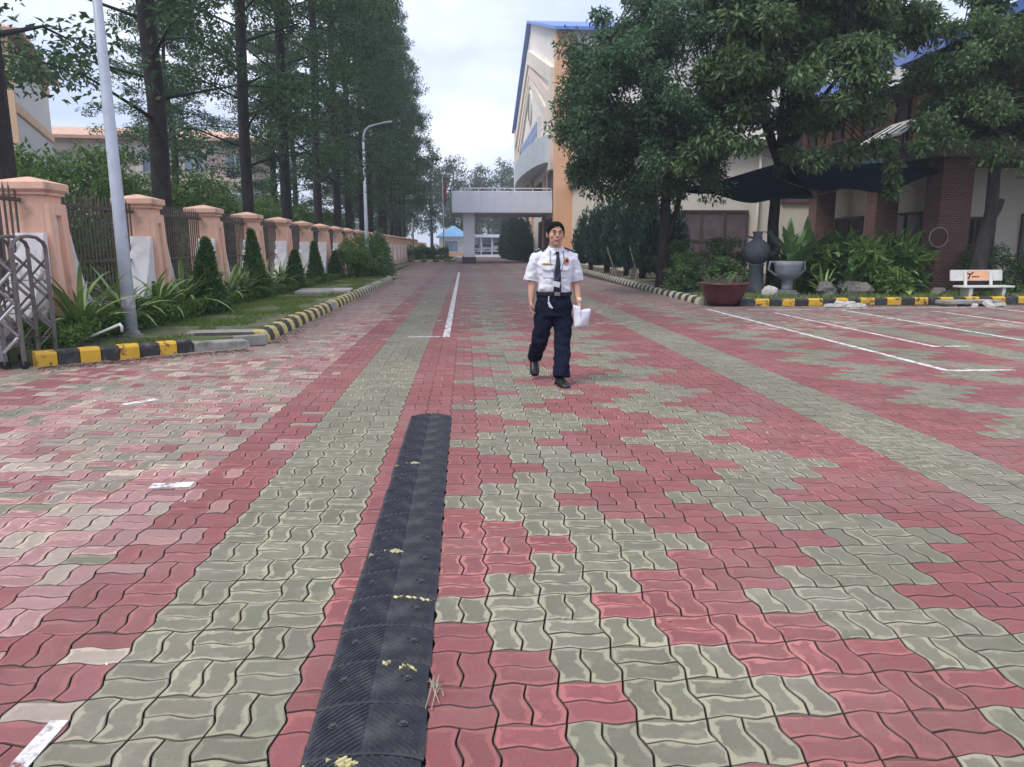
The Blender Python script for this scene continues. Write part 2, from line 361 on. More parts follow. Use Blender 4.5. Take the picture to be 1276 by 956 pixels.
def edge_uv(kind, v): return (v[0], v[1]) if kind < 2 else (v[1], v[0])

RED, GRN = (.24,.068,.069), (.172,.168,.118)
PALES = [(.37,.16,.17), (.34,.29,.23), (.40,.34,.30), (.28,.25,.19), (.38,.21,.20), (.25,.22,.2), (.28,.09,.10), (.35,.18,.18), (.32,.12,.13)]
rp_ = random.Random(11)
def cell_class(i, j):
    m = i % 19
    if m in (14, 15, 16): return 'g'
    if m in (12, 13, 17, 18): return 'r'
    s_ = abs(((j - 1) % 6) - 3)
    return 'g' if ((m - s_) % 6) < 3 else 'r'
def tone(i, j, x, y):
    c = cell_class(i, j); worn = 0
    nn = noise.noise((x*.7, y*.35, 3.1))
    if -7 > i: worn = .92 if (x > -3.7 + .25*nn and x < -1.6) else (.35 + .3*nn)
    elif i in (-7, -6): worn = .10 + .25*(nn > .35)
    elif x > 5 and y > 13: worn = .35
    if 14 <= y and x < 6 and nn > 0: worn = max(worn, .25)
    if rp_.random() < worn:
        w1 = noise.noise((x*.9, y*.45, 7.7)) + .35*noise.noise((x*2.2, y*1.6, 2.2)) + rp_.uniform(-.28, .28)
        col = (.34,.165,.165) if w1 > .04 else ((.38,.33,.26) if w1 > -.16 else ((.24,.085,.09) if w1 > -.34 else (.22,.205,.16)))
        if rp_.random() < .12: col = rp_.choice(PALES)
        col = [.72*a + .28*b for a, b in zip(col, (.345,.225,.20))]
    else: col = RED if c == 'r' else GRN
    k = 1 + rp_.uniform(-.13, .11); col = [q*k for q in col]
    sh = rp_.uniform(-.012, .018); col[0] += sh*.4; col[2] += sh*.3
    d = min(1, max(0, (y - 13) / 16)) * .62                       # trodden-in grime further along the drive
    if x > 5.0: d = max(d, min(.5, max(0, (y - 14) / 6)))
    if x < -2.4: d = max(d, min(.55, max(0, (y - 8.6 - (x + 5)*.6) / 3)))
    d = max(0, min(.8, d + .18 * noise.noise((x*.9, y*.4, 8)))) if d > 0 else 0
    g_ = (.215,.16,.15); col = [a*(1-d) + b*d for a, b in zip(col, g_)]
    zone = .42 + .9 * noise.noise((x*.55, y*.45, 0)) + (.22 if c == 'g' else -.22)
    rim = max(.15, min(1, zone + rp_.uniform(-.3, .3))) * (1 - .6*d)
    return [max(.01, q) for q in col], rim
def on_plaza(x, y):
    if y < 9.0: return x < 20
    if y < 11.6 and x < -3.0: return y < 9.5 + (x + 5.2) * .86 - .05
    if y > 18.2 and x > 5.98: return False
    return -3.1 < x or y > 36
near, pool = [], {0: [], 1: [], 2: []}
for j in range(-30, 470):
    y = PY0 + (j + .5) * CS
    hw = .70 * max(y, 0) + 1.6
    for i in range(int((-hw - PX0) / CS) - 1, int((hw*1.12 - PX0) / CS) + 2):
        x = PX0 + (i + .5) * CS
        if x < -8.6 or x > 22 or (y > 46 and not -5.5 < x < 7.6): continue
        if not on_plaza(x, y): continue
        for half in (0, 1):
            kind = half if (i + j) % 2 else 2 + half
            cx, cy = OUT[kind][1]; px, py = PX0 + i*CS + cx, PY0 + j*CS + cy
            hx = CS/2 if kind < 2 else CS/4
            if px - hx > -.465 and px + hx < -.135 and 1.6 < py < 6.1: continue          # hidden under the speed bump
            col, rim = tone(i, j, px, py)
            z = rp_.uniform(-.0018, .0008)
            rec = (kind, px, py, z, col, rim)
            inview = py > 1.86 and abs(px - .055*py) < .69 * (py*.984 + .25) + .05
            d = math.hypot(px, py)
            if inview and d < 4.2: near.append((d, rec))
            else: pool[0 if d < 5.5 else (1 if d < 17 and y > -1 else 2)].append(rec)
near.sort(key=lambda q: q[0])
pool[0] += [r for _, r in near[300:]]
PM = []
for k in range(4):
    v, f = GEO[(k, 0)]; me = bpy.data.meshes.new('paver'); me.from_pydata(v, [], f); me.materials.append(K['pav_o'])
    uvl = me.uv_layers.new(name='edge')
    for l in me.loops: uvl.data[l.index].uv = FUV[(k, 0)][l.vertex_index]
    PM.append(me)
for _, (kind, px, py, z, col, rim) in near[:300]:
    o = bpy.data.objects.new('paver', PM[kind]); C.objects.link(o); o.parent = pav
    o.location = (px, py, z); o.rotation_euler = (rp_.uniform(-.006, .006), rp_.uniform(-.006, .006), rp_.uniform(-.008, .008)); o.color = (*col, rim)
def paver_field(lod, recs):
    V, F, T, U, b = [], [], [], [], 0
    for kind, px, py, z, col, rim in recs:
        v, f = GEO[(kind, lod)]
        V += [(px+a, py+c, z+e) for a, c, e in v]
        for q in f:
            F.append([b+k for k in q])
            for k in q: T.extend((*col, rim)); U.extend(FUV[(kind, lod)][k])
        b += len(v)
    me = bpy.data.meshes.new('paver_field'); me.from_pydata(V, [], F); me.materials.append(K['pav_s'])
    ca = me.color_attributes.new('tone', 'FLOAT_COLOR', 'CORNER'); ca.data.foreach_set('color', T)
    ul = me.uv_layers.new(name='edge'); ul.data.foreach_set('uv', U)
    o = put('paver_field', me, pav); tag(o, kind='stuff')
for l in range(3): paver_field(l, pool[l])

# painted lines on the blocks
def line(a, b, w, label=None):
    a, b = Vector(a), Vector(b); t = (b - a).normalized(); n = Vector((-t.y, t.x)) * w / 2
    m = MB(); m.loft([[(*(a-n), .0015), (*(a+n), .0015), (*(a+n), .0045), (*(a-n), .0045)], [(*(b-n), .0015), (*(b+n), .0015), (*(b+n), .0045), (*(b-n), .0045)]])
    return tag(m.build('painted_line', K['line']), kind='structure')
line((-.32, 12.15), (-.36, 44), .11); line((-.93, 12.2), (-.39, 12.2), .06)
line((5.64, 17.4), (5.64, 8.38), .09); line((5.70, 8.42), (6.45, 8.42), .09)
line((6.82, 16.3), (6.82, 10.5), .08); line((6.87, 10.54), (7.35, 10.54), .08)
line((8.66, 17.0), (8.66, 10.9), .09); line((10.6, 16.6), (10.6, 12.2), .09); line((12.5, 17.2), (12.5, 13.5), .09)
line((8.8, 17.35), (12.2, 17.5), .08); line((6.5, 17.1), (8.0, 17.1), .06)
line((-1.255, 2.17), (-1.28, 1.3), .055); line((-1.92, 4.52), (-1.68, 4.54), .10); line((-3.15, 7.0), (-2.95, 7.25), .10)

# ---------------------------------------------------------------- rubber speed bump
BX0, BX1, BL = -.478, -.135, .2435
sb = thing('speed_bump', 'long black rubber speed bump with worn yellow chevrons running up the paving', 'speed bump', ((BX0+BX1)/2, 1.43, 0))
BW = BX1 - BX0
def hump(u): return .008 + .026 * (1 - abs(2*u - 1) ** 2.4)
def module(seed, yellow):
    r = random.Random(seed); nx, ny = 76, 64; V, F, M_ = [], [], []
    for iy in range(ny + 1):
        for ix in range(nx + 1):
            u, v = ix/nx, iy/ny; x, y = (u-.5)*BW, v*(BL - .006)
            s_ = (y + abs(x)*.9) / .0235                     # chevron ribs pointing along the bump
            rib = .0062 if (s_ % 1) < .5 else 0
            ed = min(1, min(u, 1-u) / .06) * (1 if .025 < v < .975 else 0)
            if abs(x) < .006: ed = 0
            if math.hypot(abs(x) - .103, y - .135) < .019: ed = 0
            end = -.004 if v in (0, 1) else 0
            V.append((x, y, hump(u) + rib*ed + end))
    for iy in range(ny):
        for ix in range(nx):
            a = iy*(nx+1)+ix; F.append((a, a+1, a+nx+2, a+nx+1))
            x, y = ((ix+.5)/nx-.5)*BW, (iy+.5)/ny*BL
            s_ = (y + abs(x)*.9) / .0235; side = x > 0
            patch = noise.noise((x*16 + seed*3.1, y*9, seed)) > (.0 if side == (seed % 2 == 0) else .5)
            M_.append(1 if yellow and (s_ % 1) < .5 and patch and y > .19 and abs(x) < .16 else 0)
    me = bpy.data.meshes.new('bump_module'); me.from_pydata(V, [], F)
    # side and end skirts
    b_ = MB(); me.materials.append(K['rubber']); me.materials.append(K['bumpyel']); me.polygons.foreach_set('material_index', M_)
    me.update(); return me
K['bumpyel'] = mat('worn_bump_yellow', (.62,.55,.25), (.05,.05,.05), 25, .50, .58, rough=.6)
me_plain = [module(k, False) for k in (1, 2)]; me_yel = [module(k, True) for k in (3, 4, 6)]
bolt = MB(); bolt.lathe([(.015, -.004), (.015, .003), (.010, .004), (.0095, .009), (.002, .010)], 10); bolt_me = bolt.mesh('bolt', [mat('bolt_steel', (.10,.10,.11), (.05,.045,.045), 40, rough=.45, metal=.5)])
rb = random.Random(3)
for k in range(20):
    me = me_yel[(k//2) % 3] if k in (1, 3, 5, 7, 13) else me_plain[k % 2]
    o = put('bump_module', me, sb, (rb.uniform(-.003, .003), k*BL, rb.uniform(-.001, .002)), rz=rb.uniform(-.008, .008))
    skirt = MB(); prof = [((q/16-.5)*BW, hump(q/16)) for q in range(17)]
    for y in (0, BL - .006):
        skirt.loft([[(x, y, 0) for x, _ in prof], [(x, y, z - .004) for x, z in prof]], close=False)
    for x in (-BW/2, BW/2): skirt.loft([[(x, 0, 0), (x, BL - .006, 0)], [(x, 0, .006), (x, BL - .006, .006)]], close=False)
    skirt.build('edge_skirt', K['rubber'], o)
    for sx in (-1, 1):
        if rb.random() < .9: put('bolt', bolt_me, o, (sx*.103, .135, hump(.5 + .103/BW) + .001))

# ---------------------------------------------------------------- kerbs
def kerb_run(name, label, pts, step, cols, h, w, prof, rnd, cap=None):
    """stones laid along a polyline; pts on the road-side foot of the kerb, body to the left of travel"""
    k = thing(name, label, 'kerb', (0, 0, 0))
    P_ = [Vector(p) for p in pts]; acc = [0]
    for a, b in zip(P_, P_[1:]): acc.append(acc[-1] + (b-a).length)
    def at(s_):
        for i in range(len(P_)-1):
            if s_ <= acc[i+1] or i == len(P_)-2:
                t = (s_-acc[i]) / (acc[i+1]-acc[i]); d = (P_[i+1]-P_[i]).normalized(); return P_[i].lerp(P_[i+1], t), Vector((-d.y, d.x))
    s_, n = 0, 0
    while s_ < acc[-1] - .05:
        L = step * rnd.uniform(.92, 1.08); e = min(acc[-1], s_ + L - .006)
        m = MB(); rings = []
        hh = h * rnd.uniform(.96, 1.04)
        for q in (s_, (s_+e)/2, e):
            p, nr = at(q); rings.append([(p.x + nr.x*a*w, p.y + nr.y*a*w, b*hh) for a, b in prof])
        m.loft(rings); ci = cols(n, s_)
        m.build('kerb_stone', K[ci], k, bevel=.013, seg=2)
        s_ = e + .006; n += 1
    return k
PROF = [(0, -.1), (0, .78), (.14, 1), (1, 1), (1, -.1)]
PROFR = [(0, -.1), (.05, .35), (.22, .78), (.45, .97), (1, 1), (1, -.1)]
rk = random.Random(5)
kerb_run('front_kerb', 'short black and yellow kerb in front of the leaning grey pole beside the gate', [(-5.2, 9.37), (-3.78, 10.62)], .236, lambda n, s_: ('yel', 'blk')[n % 2], .175, .16, PROF, rk)
gk = MB(); gk.loft([[(-3.77, 10.64, -.1), (-3.10, 11.08, -.1), (-3.28, 11.36, -.1), (-3.95, 10.86, -.1)], [(-3.77, 10.65, .13), (-3.14, 11.08, .10), (-3.3, 11.34, .10), (-3.93, 10.85, .14)]])
dr = thing('drain_kerb', 'broken grey concrete drain edge between the two painted kerbs', 'drain', (0, 0, 0)); gk.build('drain_edge', K['conc'], dr, bevel=.02)
gk = MB(); gk.box((-3.22, 11.42, .06), (.5, .12, .16), rz=.5); gk.build('drain_lip', K['conc'], dr, bevel=.012)
kl = [(-3.02, 11.6 + .0)] + [(-3.03 - .002*q, 11.6 + q) for q in range(1, 21)] + [(-3.12, 33.2), (-3.3, 34.2), (-3.75, 34.9)]
kerb_run('roadside_kerb', 'long rounded black and yellow kerb along the left lawn', kl, .30, lambda n, s_: ('cream_k' if s_ > 11 else 'yelp', 'blk')[n % 2] if not 5.8 < s_ < 6.3 else 'conc', .19, .22, PROFR, rk)
kerb_run('right_side_kerb', 'worn black and cream kerb along the dark bushes on the right of the road', [(5.88, 18.9), (5.98, 24), (6.2, 30), (6.65, 40), (7.2, 56)][::-1], .34, lambda n, s_: ('cream_k', 'blk')[n % 2], .17, .2, PROFR, rk)
kerb_run('parking_kerb', 'straight black and yellow kerb in front of the planters and the white bench', [(6.75, 18.2), (15.9, 18.95), (22, 19.4)], .36, lambda n, s_: ('blk', 'yel')[n % 2] if s_ < 8.7 else 'conc', .17, .16, PROF, rk)
kerb_run('far_kerb', 'pale striped kerb at the far end of the left hand side beyond the shrubs', [(-7.2, 74), (-2.0, 75.2), (-1.2, 78), (-1.0, 100)], .6, lambda n, s_: ('cream_k', 'red_cer')[n % 2], .18, .22, PROF, rk)

# leaf litter and grit swept against the kerbs, a few pale specks on the drive
def litter(name, n, pick, lo, hi, m_, seed, label):
    r = random.Random(seed); V = []
    for q in range(n):
        x, y = pick(r); s_ = r.uniform(lo, hi); a = r.uniform(0, 6.28); t_ = r.uniform(.001, .008)
        ca, sa = math.cos(a)*s_, math.sin(a)*s_
        V += [(x-ca, y-sa, .003), (x+sa*.5, y-ca*.5, .003+t_), (x+ca, y+sa, .003+t_*.5), (x-sa*.5, y+ca*.5, .002)]
    tag(put(name, quads_mesh(name, V, m_)), label, 'litter', kind='stuff')
def by_kerb(r):
    if r.random() < .45: t = r.random(); d = abs(r.gauss(0, .16)); return -5.15 + 2.0*t + d*.5, 9.33 + 1.6*t - d - .02
    y = 11.5 + 20*r.random()**1.6; return -2.98 + abs(r.gauss(0, .14)), y
litter('leaf_litter', 2600, by_kerb, .008, .028, mat('dry_leaf', (.16,.10,.06), (.08,.06,.045), 30, rough=.9), 3, 'dry brown leaf litter and grit swept against the left kerbs')
litter('right_litter', 700, lambda r: (6.6 + 9*r.random(), 18.05 + .06*r.random()*10 - abs(r.gauss(0, .25))), .008, .03, mat('dry_leaf_pale', (.24,.17,.1), (.1,.08,.05), 30, rough=.9), 4, 'dry leaf litter in front of the right hand kerb')
litter('white_specks', 130, lambda r: (r.uniform(-3, 6), 2.2 + 22*r.random()**1.3), .004, .012, K['paper'], 5, 'tiny white specks scattered over the paving')
t = thing('dry_straw', 'little bunch of dry straw lying beside the near end of the speed bump', 'straw', (-.115, 2.22, .004)); m = MB()
for q in range(7): a_ = q*.9; m.tube([(0, q*.012, 0), (.02*math.cos(a_), .04+q*.01, .018), (.03*math.cos(a_*2), .09*math.sin(a_), .004)], .0018, 4)
m.build('stalks', K['stake'], t)

# raised beds
def bed(name, poly, z, m):
    q = MB(); q.prism(poly, 'z', -.2, z); return tag(q.build(name, m), kind='structure')
bed('left_lawn', [(-5.1, 9.55), (-3.9, 10.68), (-3.2, 11.55), (-3.2, 33.2), (-3.5, 34.2), (-4.0, 35), (-4.4, 60), (-6.9, 60), (-6.9, 10.05), (-5.6, 9.9)], .135, K['lawn_soil'])
bed('right_bed', [(6.05, 18.45), (22, 19.6), (40, 19.6), (40, 62), (9, 62), (7.3, 56), (6.78, 40), (6.36, 30), (6.12, 24)], .12, K['soil'])
bed('far_lawn', [(-7.0, 74.2), (-2.2, 75.4), (-1.45, 78), (-1.3, 112), (-12, 112), (-12, 74.2)], .14, K['lawn_soil'])

def grass(name, label_pts, n, hmin, hmax, seed, mt):
    r = np.random.default_rng(seed); P = []
    rr = random.Random(seed)
    while len(P) < n:
        x, y = label_pts(rr)
        if x is None: continue
        P.append((x, y))
    P = np.array(P); h = r.uniform(hmin, hmax, n); a = r.uniform(0, 2*PI, n); w = h*.16
    lean = r.normal(0, .35, (n, 2)) * h[:, None]
    V = np.zeros((n, 3, 3)); V[:, 0, 0] = P[:, 0] - np.cos(a)*w; V[:, 0, 1] = P[:, 1] - np.sin(a)*w
    V[:, 1, 0] = P[:, 0] + np.cos(a)*w; V[:, 1, 1] = P[:, 1] + np.sin(a)*w
    V[:, 2, 0] = P[:, 0] + lean[:, 0]; V[:, 2, 1] = P[:, 1] + lean[:, 1]; V[:, 2, 2] = h
    V[:, :, 2] += .13
    o = put(name, quads_mesh(name, V.reshape(-1, 3), mt, 3)); tag(o, 'short patchy grass on the lawn', 'grass', kind='stuff'); return o
def lawn_pt(rr):
    y = 9.9 + 26*rr.random()**1.7; x = rr.uniform(-5.9, -3.15)
    if y < 11.5 and x > -5.1 + (y - 9.55)*1.1 - .1: return None, None
    k = noise.noise((x*1.3, y*.8, 5)) + .25*noise.noise((x*5, y*5, 1)) - (.62 if y < 12.8 else .10) - (.25 if x > -3.6 else 0)
    return (x, y) if rr.random() < .5 + 1.4*k else (None, None)
grass('lawn_grass', lawn_pt, 42000, .025, .07, 2, K['grass'])
def bed_pt(rr):
    y = 18.7 + 6*rr.random()**1.4; x = rr.uniform(6.2, 19)
    if y < 18.55 + (x-6)*.075: return None, None
    return (x, y) if noise.noise((x*.9, y*.9, 2)) + rr.random()*.6 > .25 else (None, None)
grass('bed_grass', bed_pt, 9000, .03, .12, 4, K['grass'])
def far_pt(rr): return rr.uniform(-7, -1.5), 75.5 + 25*rr.random()
grass('far_grass', far_pt, 5000, .08, .2, 6, K['grass'])

# loose things on the left lawn
m = MB(); m.box((-3.72, 11.72, .155), (.95, .42, .035), rz=.15); t = thing('drain_cover', 'flat grey slab lying on the grass behind the broken drain edge', 'cover slab'); m.build('slab', K['conc'], t, bevel=.008)
m = MB(); m.box((-3.6, 11.45, .15), (.85, .035, .05), rz=.12); m.build('slab_frame', K['bar'], t)
t = thing('concrete_lid', 'pale concrete lid lying flat on the lawn beside the roadside kerb', 'cover slab', (-4.05, 22.2, .14)); MB().box((0, 0, .04), (1.5, 1.9, .09), rz=.1).build('lid', K['conc'], t, bevel=.02); MB().box((.55, -.3, .10), (.5, 1.0, .04), rz=.1).build('lid_piece', K['rubble'], t, bevel=.01)
t = thing('broken_pipe', 'thin broken white pipe leaning at the edge of the low hedge by the gate', 'pipe', (-4.95, 10.35, .14))
MB().tube([(-.28, 0, .02), (.2, .05, .22), (.31, .06, .27)], .018, 8).build('pipe_length', K['white'], t, smooth=True); MB().tube([(.30, .06, .28), (.335, .06, .24), (.33, .06, .17)], .021, 8).build('pipe_elbow', K['white'], t, smooth=True)

# ---------------------------------------------------------------- boundary fence
FX, FY0, FS, NP = -6.0, 11.15, 3.54, 24
fence = thing('boundary_fence', 'peach pillared fence with brown iron bars running along the left side', 'fence', (FX, FY0, 0))
pm = MB(); pm.b2((-.29, -.25, 0), (.27, .25, 2.16)); pil_me = pm.mesh('pillar', K['peach'])
cm = MB(); cm.b2((-.33, -.29, 2.13), (.31, .29, 2.17)); cm.loft([[(-.37,-.33,2.2),(.35,-.33,2.2),(.35,.33,2.2),(-.37,.33,2.2)], [(-.37,-.33,2.30),(.35,-.33,2.30),(.35,.33,2.30),(-.37,.33,2.30)], [(-.03,-.03,2.385),(.02,-.03,2.385),(.02,.03,2.385),(-.03,.03,2.385)]])
cm.loft([[(-.33,-.29,2.17),(.31,-.29,2.17),(.31,.29,2.17),(-.33,.29,2.17)],[(-.36,-.32,2.2),(.34,-.32,2.2),(.34,.32,2.2),(-.36,.32,2.2)]])
cap_me = cm.mesh('cap', K['peach'])
bm_ = MB()                                                       # battered front pier with a slot
for y0, y1 in ((-.24, -.085), (.085, .24)): bm_.loft([[(.25, y0, 0), (.25, y1, 0), (.25, y1, 2.02), (.25, y0, 2.02)], [(.43, y0, 0), (.43, y1, 0), (.335, y1, 2.02), (.335, y0, 2.02)]])
bm_.loft([[(.25, -.083, 1.86), (.25, .083, 1.86), (.25, .083, 2.018), (.25, -.083, 2.018)], [(.34, -.083, 1.86), (.34, .083, 1.86), (.333, .083, 2.018), (.333, -.083, 2.018)]])
bm_.loft([[(.25, -.083, .0), (.25, .083, .0), (.25, .083, .5), (.25, -.083, .5)], [(.425, -.083, 0), (.425, .083, 0), (.40, .083, .5), (.40, -.083, .5)]])
but_me = bm_.mesh('buttress', K['peach'])
slot_me = MB().b2((.255, -.083, .5), (.275, .083, 1.86)).mesh('slot_back', K['whitew'])
fl = MB()                                                        # white concave wings either side of a pillar
for sy in (-1, 1):
    prof = [(.27, .1), (.27, 1.62), (.36, 1.62)] + [(.36 + .75*(q/8)**1.0, .5 + 1.12*(1-q/8)**2.2) for q in range(1, 9)] + [(1.11, .1)]
    fl.prism([(sy*a, b) for a, b in prof], 'x', -.12, .30)
fl_me = fl.mesh('flared_wing', K['whitew'])
rail_me = MB().b2((-.02, .26, 2.035), (.02, FS-.26, 2.085)).b2((-.018, .5, 1.19), (.018, FS-.5, 1.225)).b2((-.018, .9, .55), (.018, FS-.9, .585)).mesh('rail', K['bar'])
base_me = MB().b2((-.03, 1.09, 0), (.14, FS-1.09, .505)).mesh('base_wall', K['whitew'])
bar_me = MB().box((0, 0, 1.38), (.022, .022, 1.62)).loft([[(-.011,-.011,2.19),(.011,-.011,2.19),(.011,.011,2.19),(-.011,.011,2.19)], [(-.001,-.001,2.28),(.001,-.001,2.28),(.001,.001,2.28),(-.001,.001,2.28)]]).mesh('bar', K['bar'])
nb = 0; rest = MB()
for k in range(-1, NP):
    y = k * FS
    if k >= 0:
        p = put('pillar', pil_me, fence, (0, y, 0), bevel=.012); put('cap', cap_me, p, bevel=.01); b = put('buttress', but_me, p, bevel=.008, seg=1); put('slot_back', slot_me, p); put('flared_wing', fl_me, p, bevel=.006, seg=1)
    if k < NP-1:
        put('rail', rail_me, fence, (-.02, y, 0)); put('base_wall', base_me, fence, (0, y, 0), bevel=.006, seg=1)
        for q in range(24):
            yy = y + .31 + q * (FS-.62) / 23
            if k >= 0 and nb < 300 or (k == -1 and q > 8): put('bar', bar_me, fence, (-.05, yy, 0)); nb += 1
            elif k > 8: rest.box((-.05, yy, 1.4), (.022, .022, 1.7))
tag(rest.build('bar_field', K['bar'], fence), kind='stuff')
m = MB(); m.b2((-6.2, FY0+NP*FS-3.3, 0), (-5.9, 118, 1.9)); t = thing('low_wall', 'plain pink wall continuing beyond the last fence pillar', 'wall'); m.build('wall_face', K['pinkw'], t); MB().b2((-6.25, FY0+NP*FS-3.3, 1.9), (-5.85, 118, 2.05)).build('coping', K['peach'], t)

# ---------------------------------------------------------------- folding gate
gt = thing('folding_gate', 'brown and silver folding scissor gate parked at the left edge', 'gate', (-5.24, 9.2, 0))
GX, GD = .215, .72
for k in range(9):
    x = -k*GX
    a = MB(); a.tube([(x, 0, .05), (x, 0, 1.42), (x, .05, 1.5)], .028, 4); a.tube([(x, GD, .05), (x, GD, 1.42), (x, GD-.05, 1.5)], .028, 4)
    a.tube([(x, .03, 1.48), (x, GD*.25, 1.545), (x, GD*.5, 1.56), (x, GD*.75, 1.545), (x, GD-.03, 1.48)], .022, 6)
    fr = a.build('upright_frame', K['gateb'], gt)
    for wy in (0, GD): MB().tube([(x, wy-.02, .05), (x, wy+.02, .05)], .05, 12).build('wheel', K['dark'], fr)
    if k < 8:
        for yy in (-.028, GD+.028):
            z = .20
            for q in range(6):
                z1 = z + .19
                MB().tube([(x-GX+.012, yy, z), (x-.012, yy, z1)] if q % 2 == 0 else [(x-.012, yy-.004, z), (x-GX+.012, yy-.004, z1)], .019, 6).build('scissor_bar', K['steel'] if q % 2 == 0 else K['gateb'], gt); z = z1
            if yy < .3: continue
            s2 = MB(); z = .24
            for q in range(5):
                z1 = z + .21; dy = .02 if yy < .3 else -.02
                s2.tube([(x-GX+.01, yy+dy, z), (x-.01, yy+dy, z1)] if q % 2 == 0 else [(x-.01, yy+dy, z), (x-GX+.01, yy+dy, z1)], .014, 6); z = z1
            s2.build('cross_bar', K['gateb'], gt)
        [MB().tube([(x, yy, z), (x-GX, yy, z)], .006, 5).build('tie_rod', K['gateb'], gt) for yy in (0, GD) for z in (.3, .66, 1.02)]

# ---------------------------------------------------------------- lamp posts
def lamp(x, y, label, z0=.13, lean=0, full=True):
    t = thing('street_lamp', label, 'lamp post', (x, y, z0), 0, 'lamp posts on the left lawn'); t.rotation_euler = (0, lean, 0)
    MB().tube([(0,0,.02), (0,0,1.6), (0,0,6.2)], [.098, .088, .05], 12).build('pole', K['galv'], t, smooth=True)
    MB().tube([(0,0,6.2), (.02,0,6.5), (.10,0,6.72), (.3,0,6.9), (.62,0,6.99), (.95,0,7.05)], [.055,.05,.045,.04,.036,.034], 10).build('arm', K['galv'], t, smooth=True)
    MB().box((1.12, 0, 7.09), (.5, .17, .07), mat=Matrix.Rotation(-.15, 3, 'Y')).build('lamp_head', K['galv'], t, bevel=.02)
    b = MB().lathe([(.17, 0), (.17, .02), (.125, .02), (.12, .07), (.1, .075)], 16).build('base_flange', K['conc'], t)
    return t
l1 = lamp(-4.97, 11.5, 'nearest pale grey lamp post with a rust patch near its foot, beside the gate', lean=-.012)
MB().lathe([(.0975, .42), (.0965, .62)], 12, cap=False).build('rust_patch', mat('rust_patch', (.35,.29,.3), (.5,.52,.58), 14, .5, .6, rough=.7), l1, smooth=True)
lamp(-4.75, 37.5, 'distant pale lamp post with its curved arm against the dark trees')
t = thing('grey_post', 'short plain grey post standing past the far shrubs on the left', 'post', (-4.9, 73, .1)); MB().tube([(0,0,0), (0,0,4.0)], [.09, .08], 10).build('pole', K['conc'], t, smooth=True); MB().lathe([(.15,0),(.15,.12),(.1,.14)], 10).build('foot', K['conc'], t)
t = thing('flagpole', 'tall thin flagpole with a drooping dark red and blue flag', 'flagpole', (-2.55, 92, .1)); MB().tube([(0,0,0), (0,0,9.6)], [.07, .045], 8).build('pole', K['white'], t, smooth=True); MB().ell((0,0,9.65), (.1,.1,.1), 8, 6).build('finial', K['gold'], t)
f_ = MB(); f_.loft([[(.05 + .34*q/6*(1-.3*abs(s_-.5)), .06*math.sin(q*1.9+s_*4), 9.45 - 2.9*s_ - .25*q/6) for q in range(7)] for s_ in [z/10 for z in range(11)]], close=False); fo = f_.build('flag', K['flag'], t, smooth=True); sm = fo.modifiers.new('thickness', 'SOLIDIFY'); sm.thickness = .01
# ---------------------------------------------------------------- vegetation
def leaf_quads(P, L, Wd, rng, droop=.3, out=None, spread=1.0):
    n = len(P); d = rng.normal(0, 1, (n, 3)) * spread
    if out is not None: d += out
    d[:, 2] -= droop; d /= np.linalg.norm(d, axis=1)[:, None] + 1e-9
    r = rng.normal(0, .55, (n, 3)); r[:, 2] += 1; s = np.cross(d, r); s /= np.linalg.norm(s, axis=1)[:, None] + 1e-9
    nn = np.cross(s, d)
    ln = (L * rng.uniform(.7, 1.25, n))[:, None]; w = ln * (Wd / L)
    V = np.zeros((n, 4, 3)); V[:, 0] = P; V[:, 2] = P + d*ln - nn*ln*.12
    V[:, 1] = P + d*ln*.45 + s*w*.5 + nn*w*.15; V[:, 3] = P + d*ln*.45 - s*w*.5 + nn*w*.15
    return V
def clump_points(centers, radii, per, rng, flat=.75):
    c = np.repeat(np.array(centers), per, 0); r = np.repeat(np.array(radii), per)
    v = rng.normal(0, 1, (len(c), 3)); v /= np.linalg.norm(v, axis=1)[:, None]
    v *= (rng.uniform(0, 1, len(c)) ** .45)[:, None]; v[:, 2] *= flat
    return c + v * r[:, None], v
def leaf_mesh(name, centers, radii, per, L, Wd, mt, seed, droop=.3, flat=.75, outw=.8):
    rng = np.random.default_rng(seed); P, v = clump_points(centers, radii, per, rng, flat)
    return quads_mesh(name, leaf_quads(P, L, Wd, rng, droop, v*outw).reshape(-1, 3), mt)

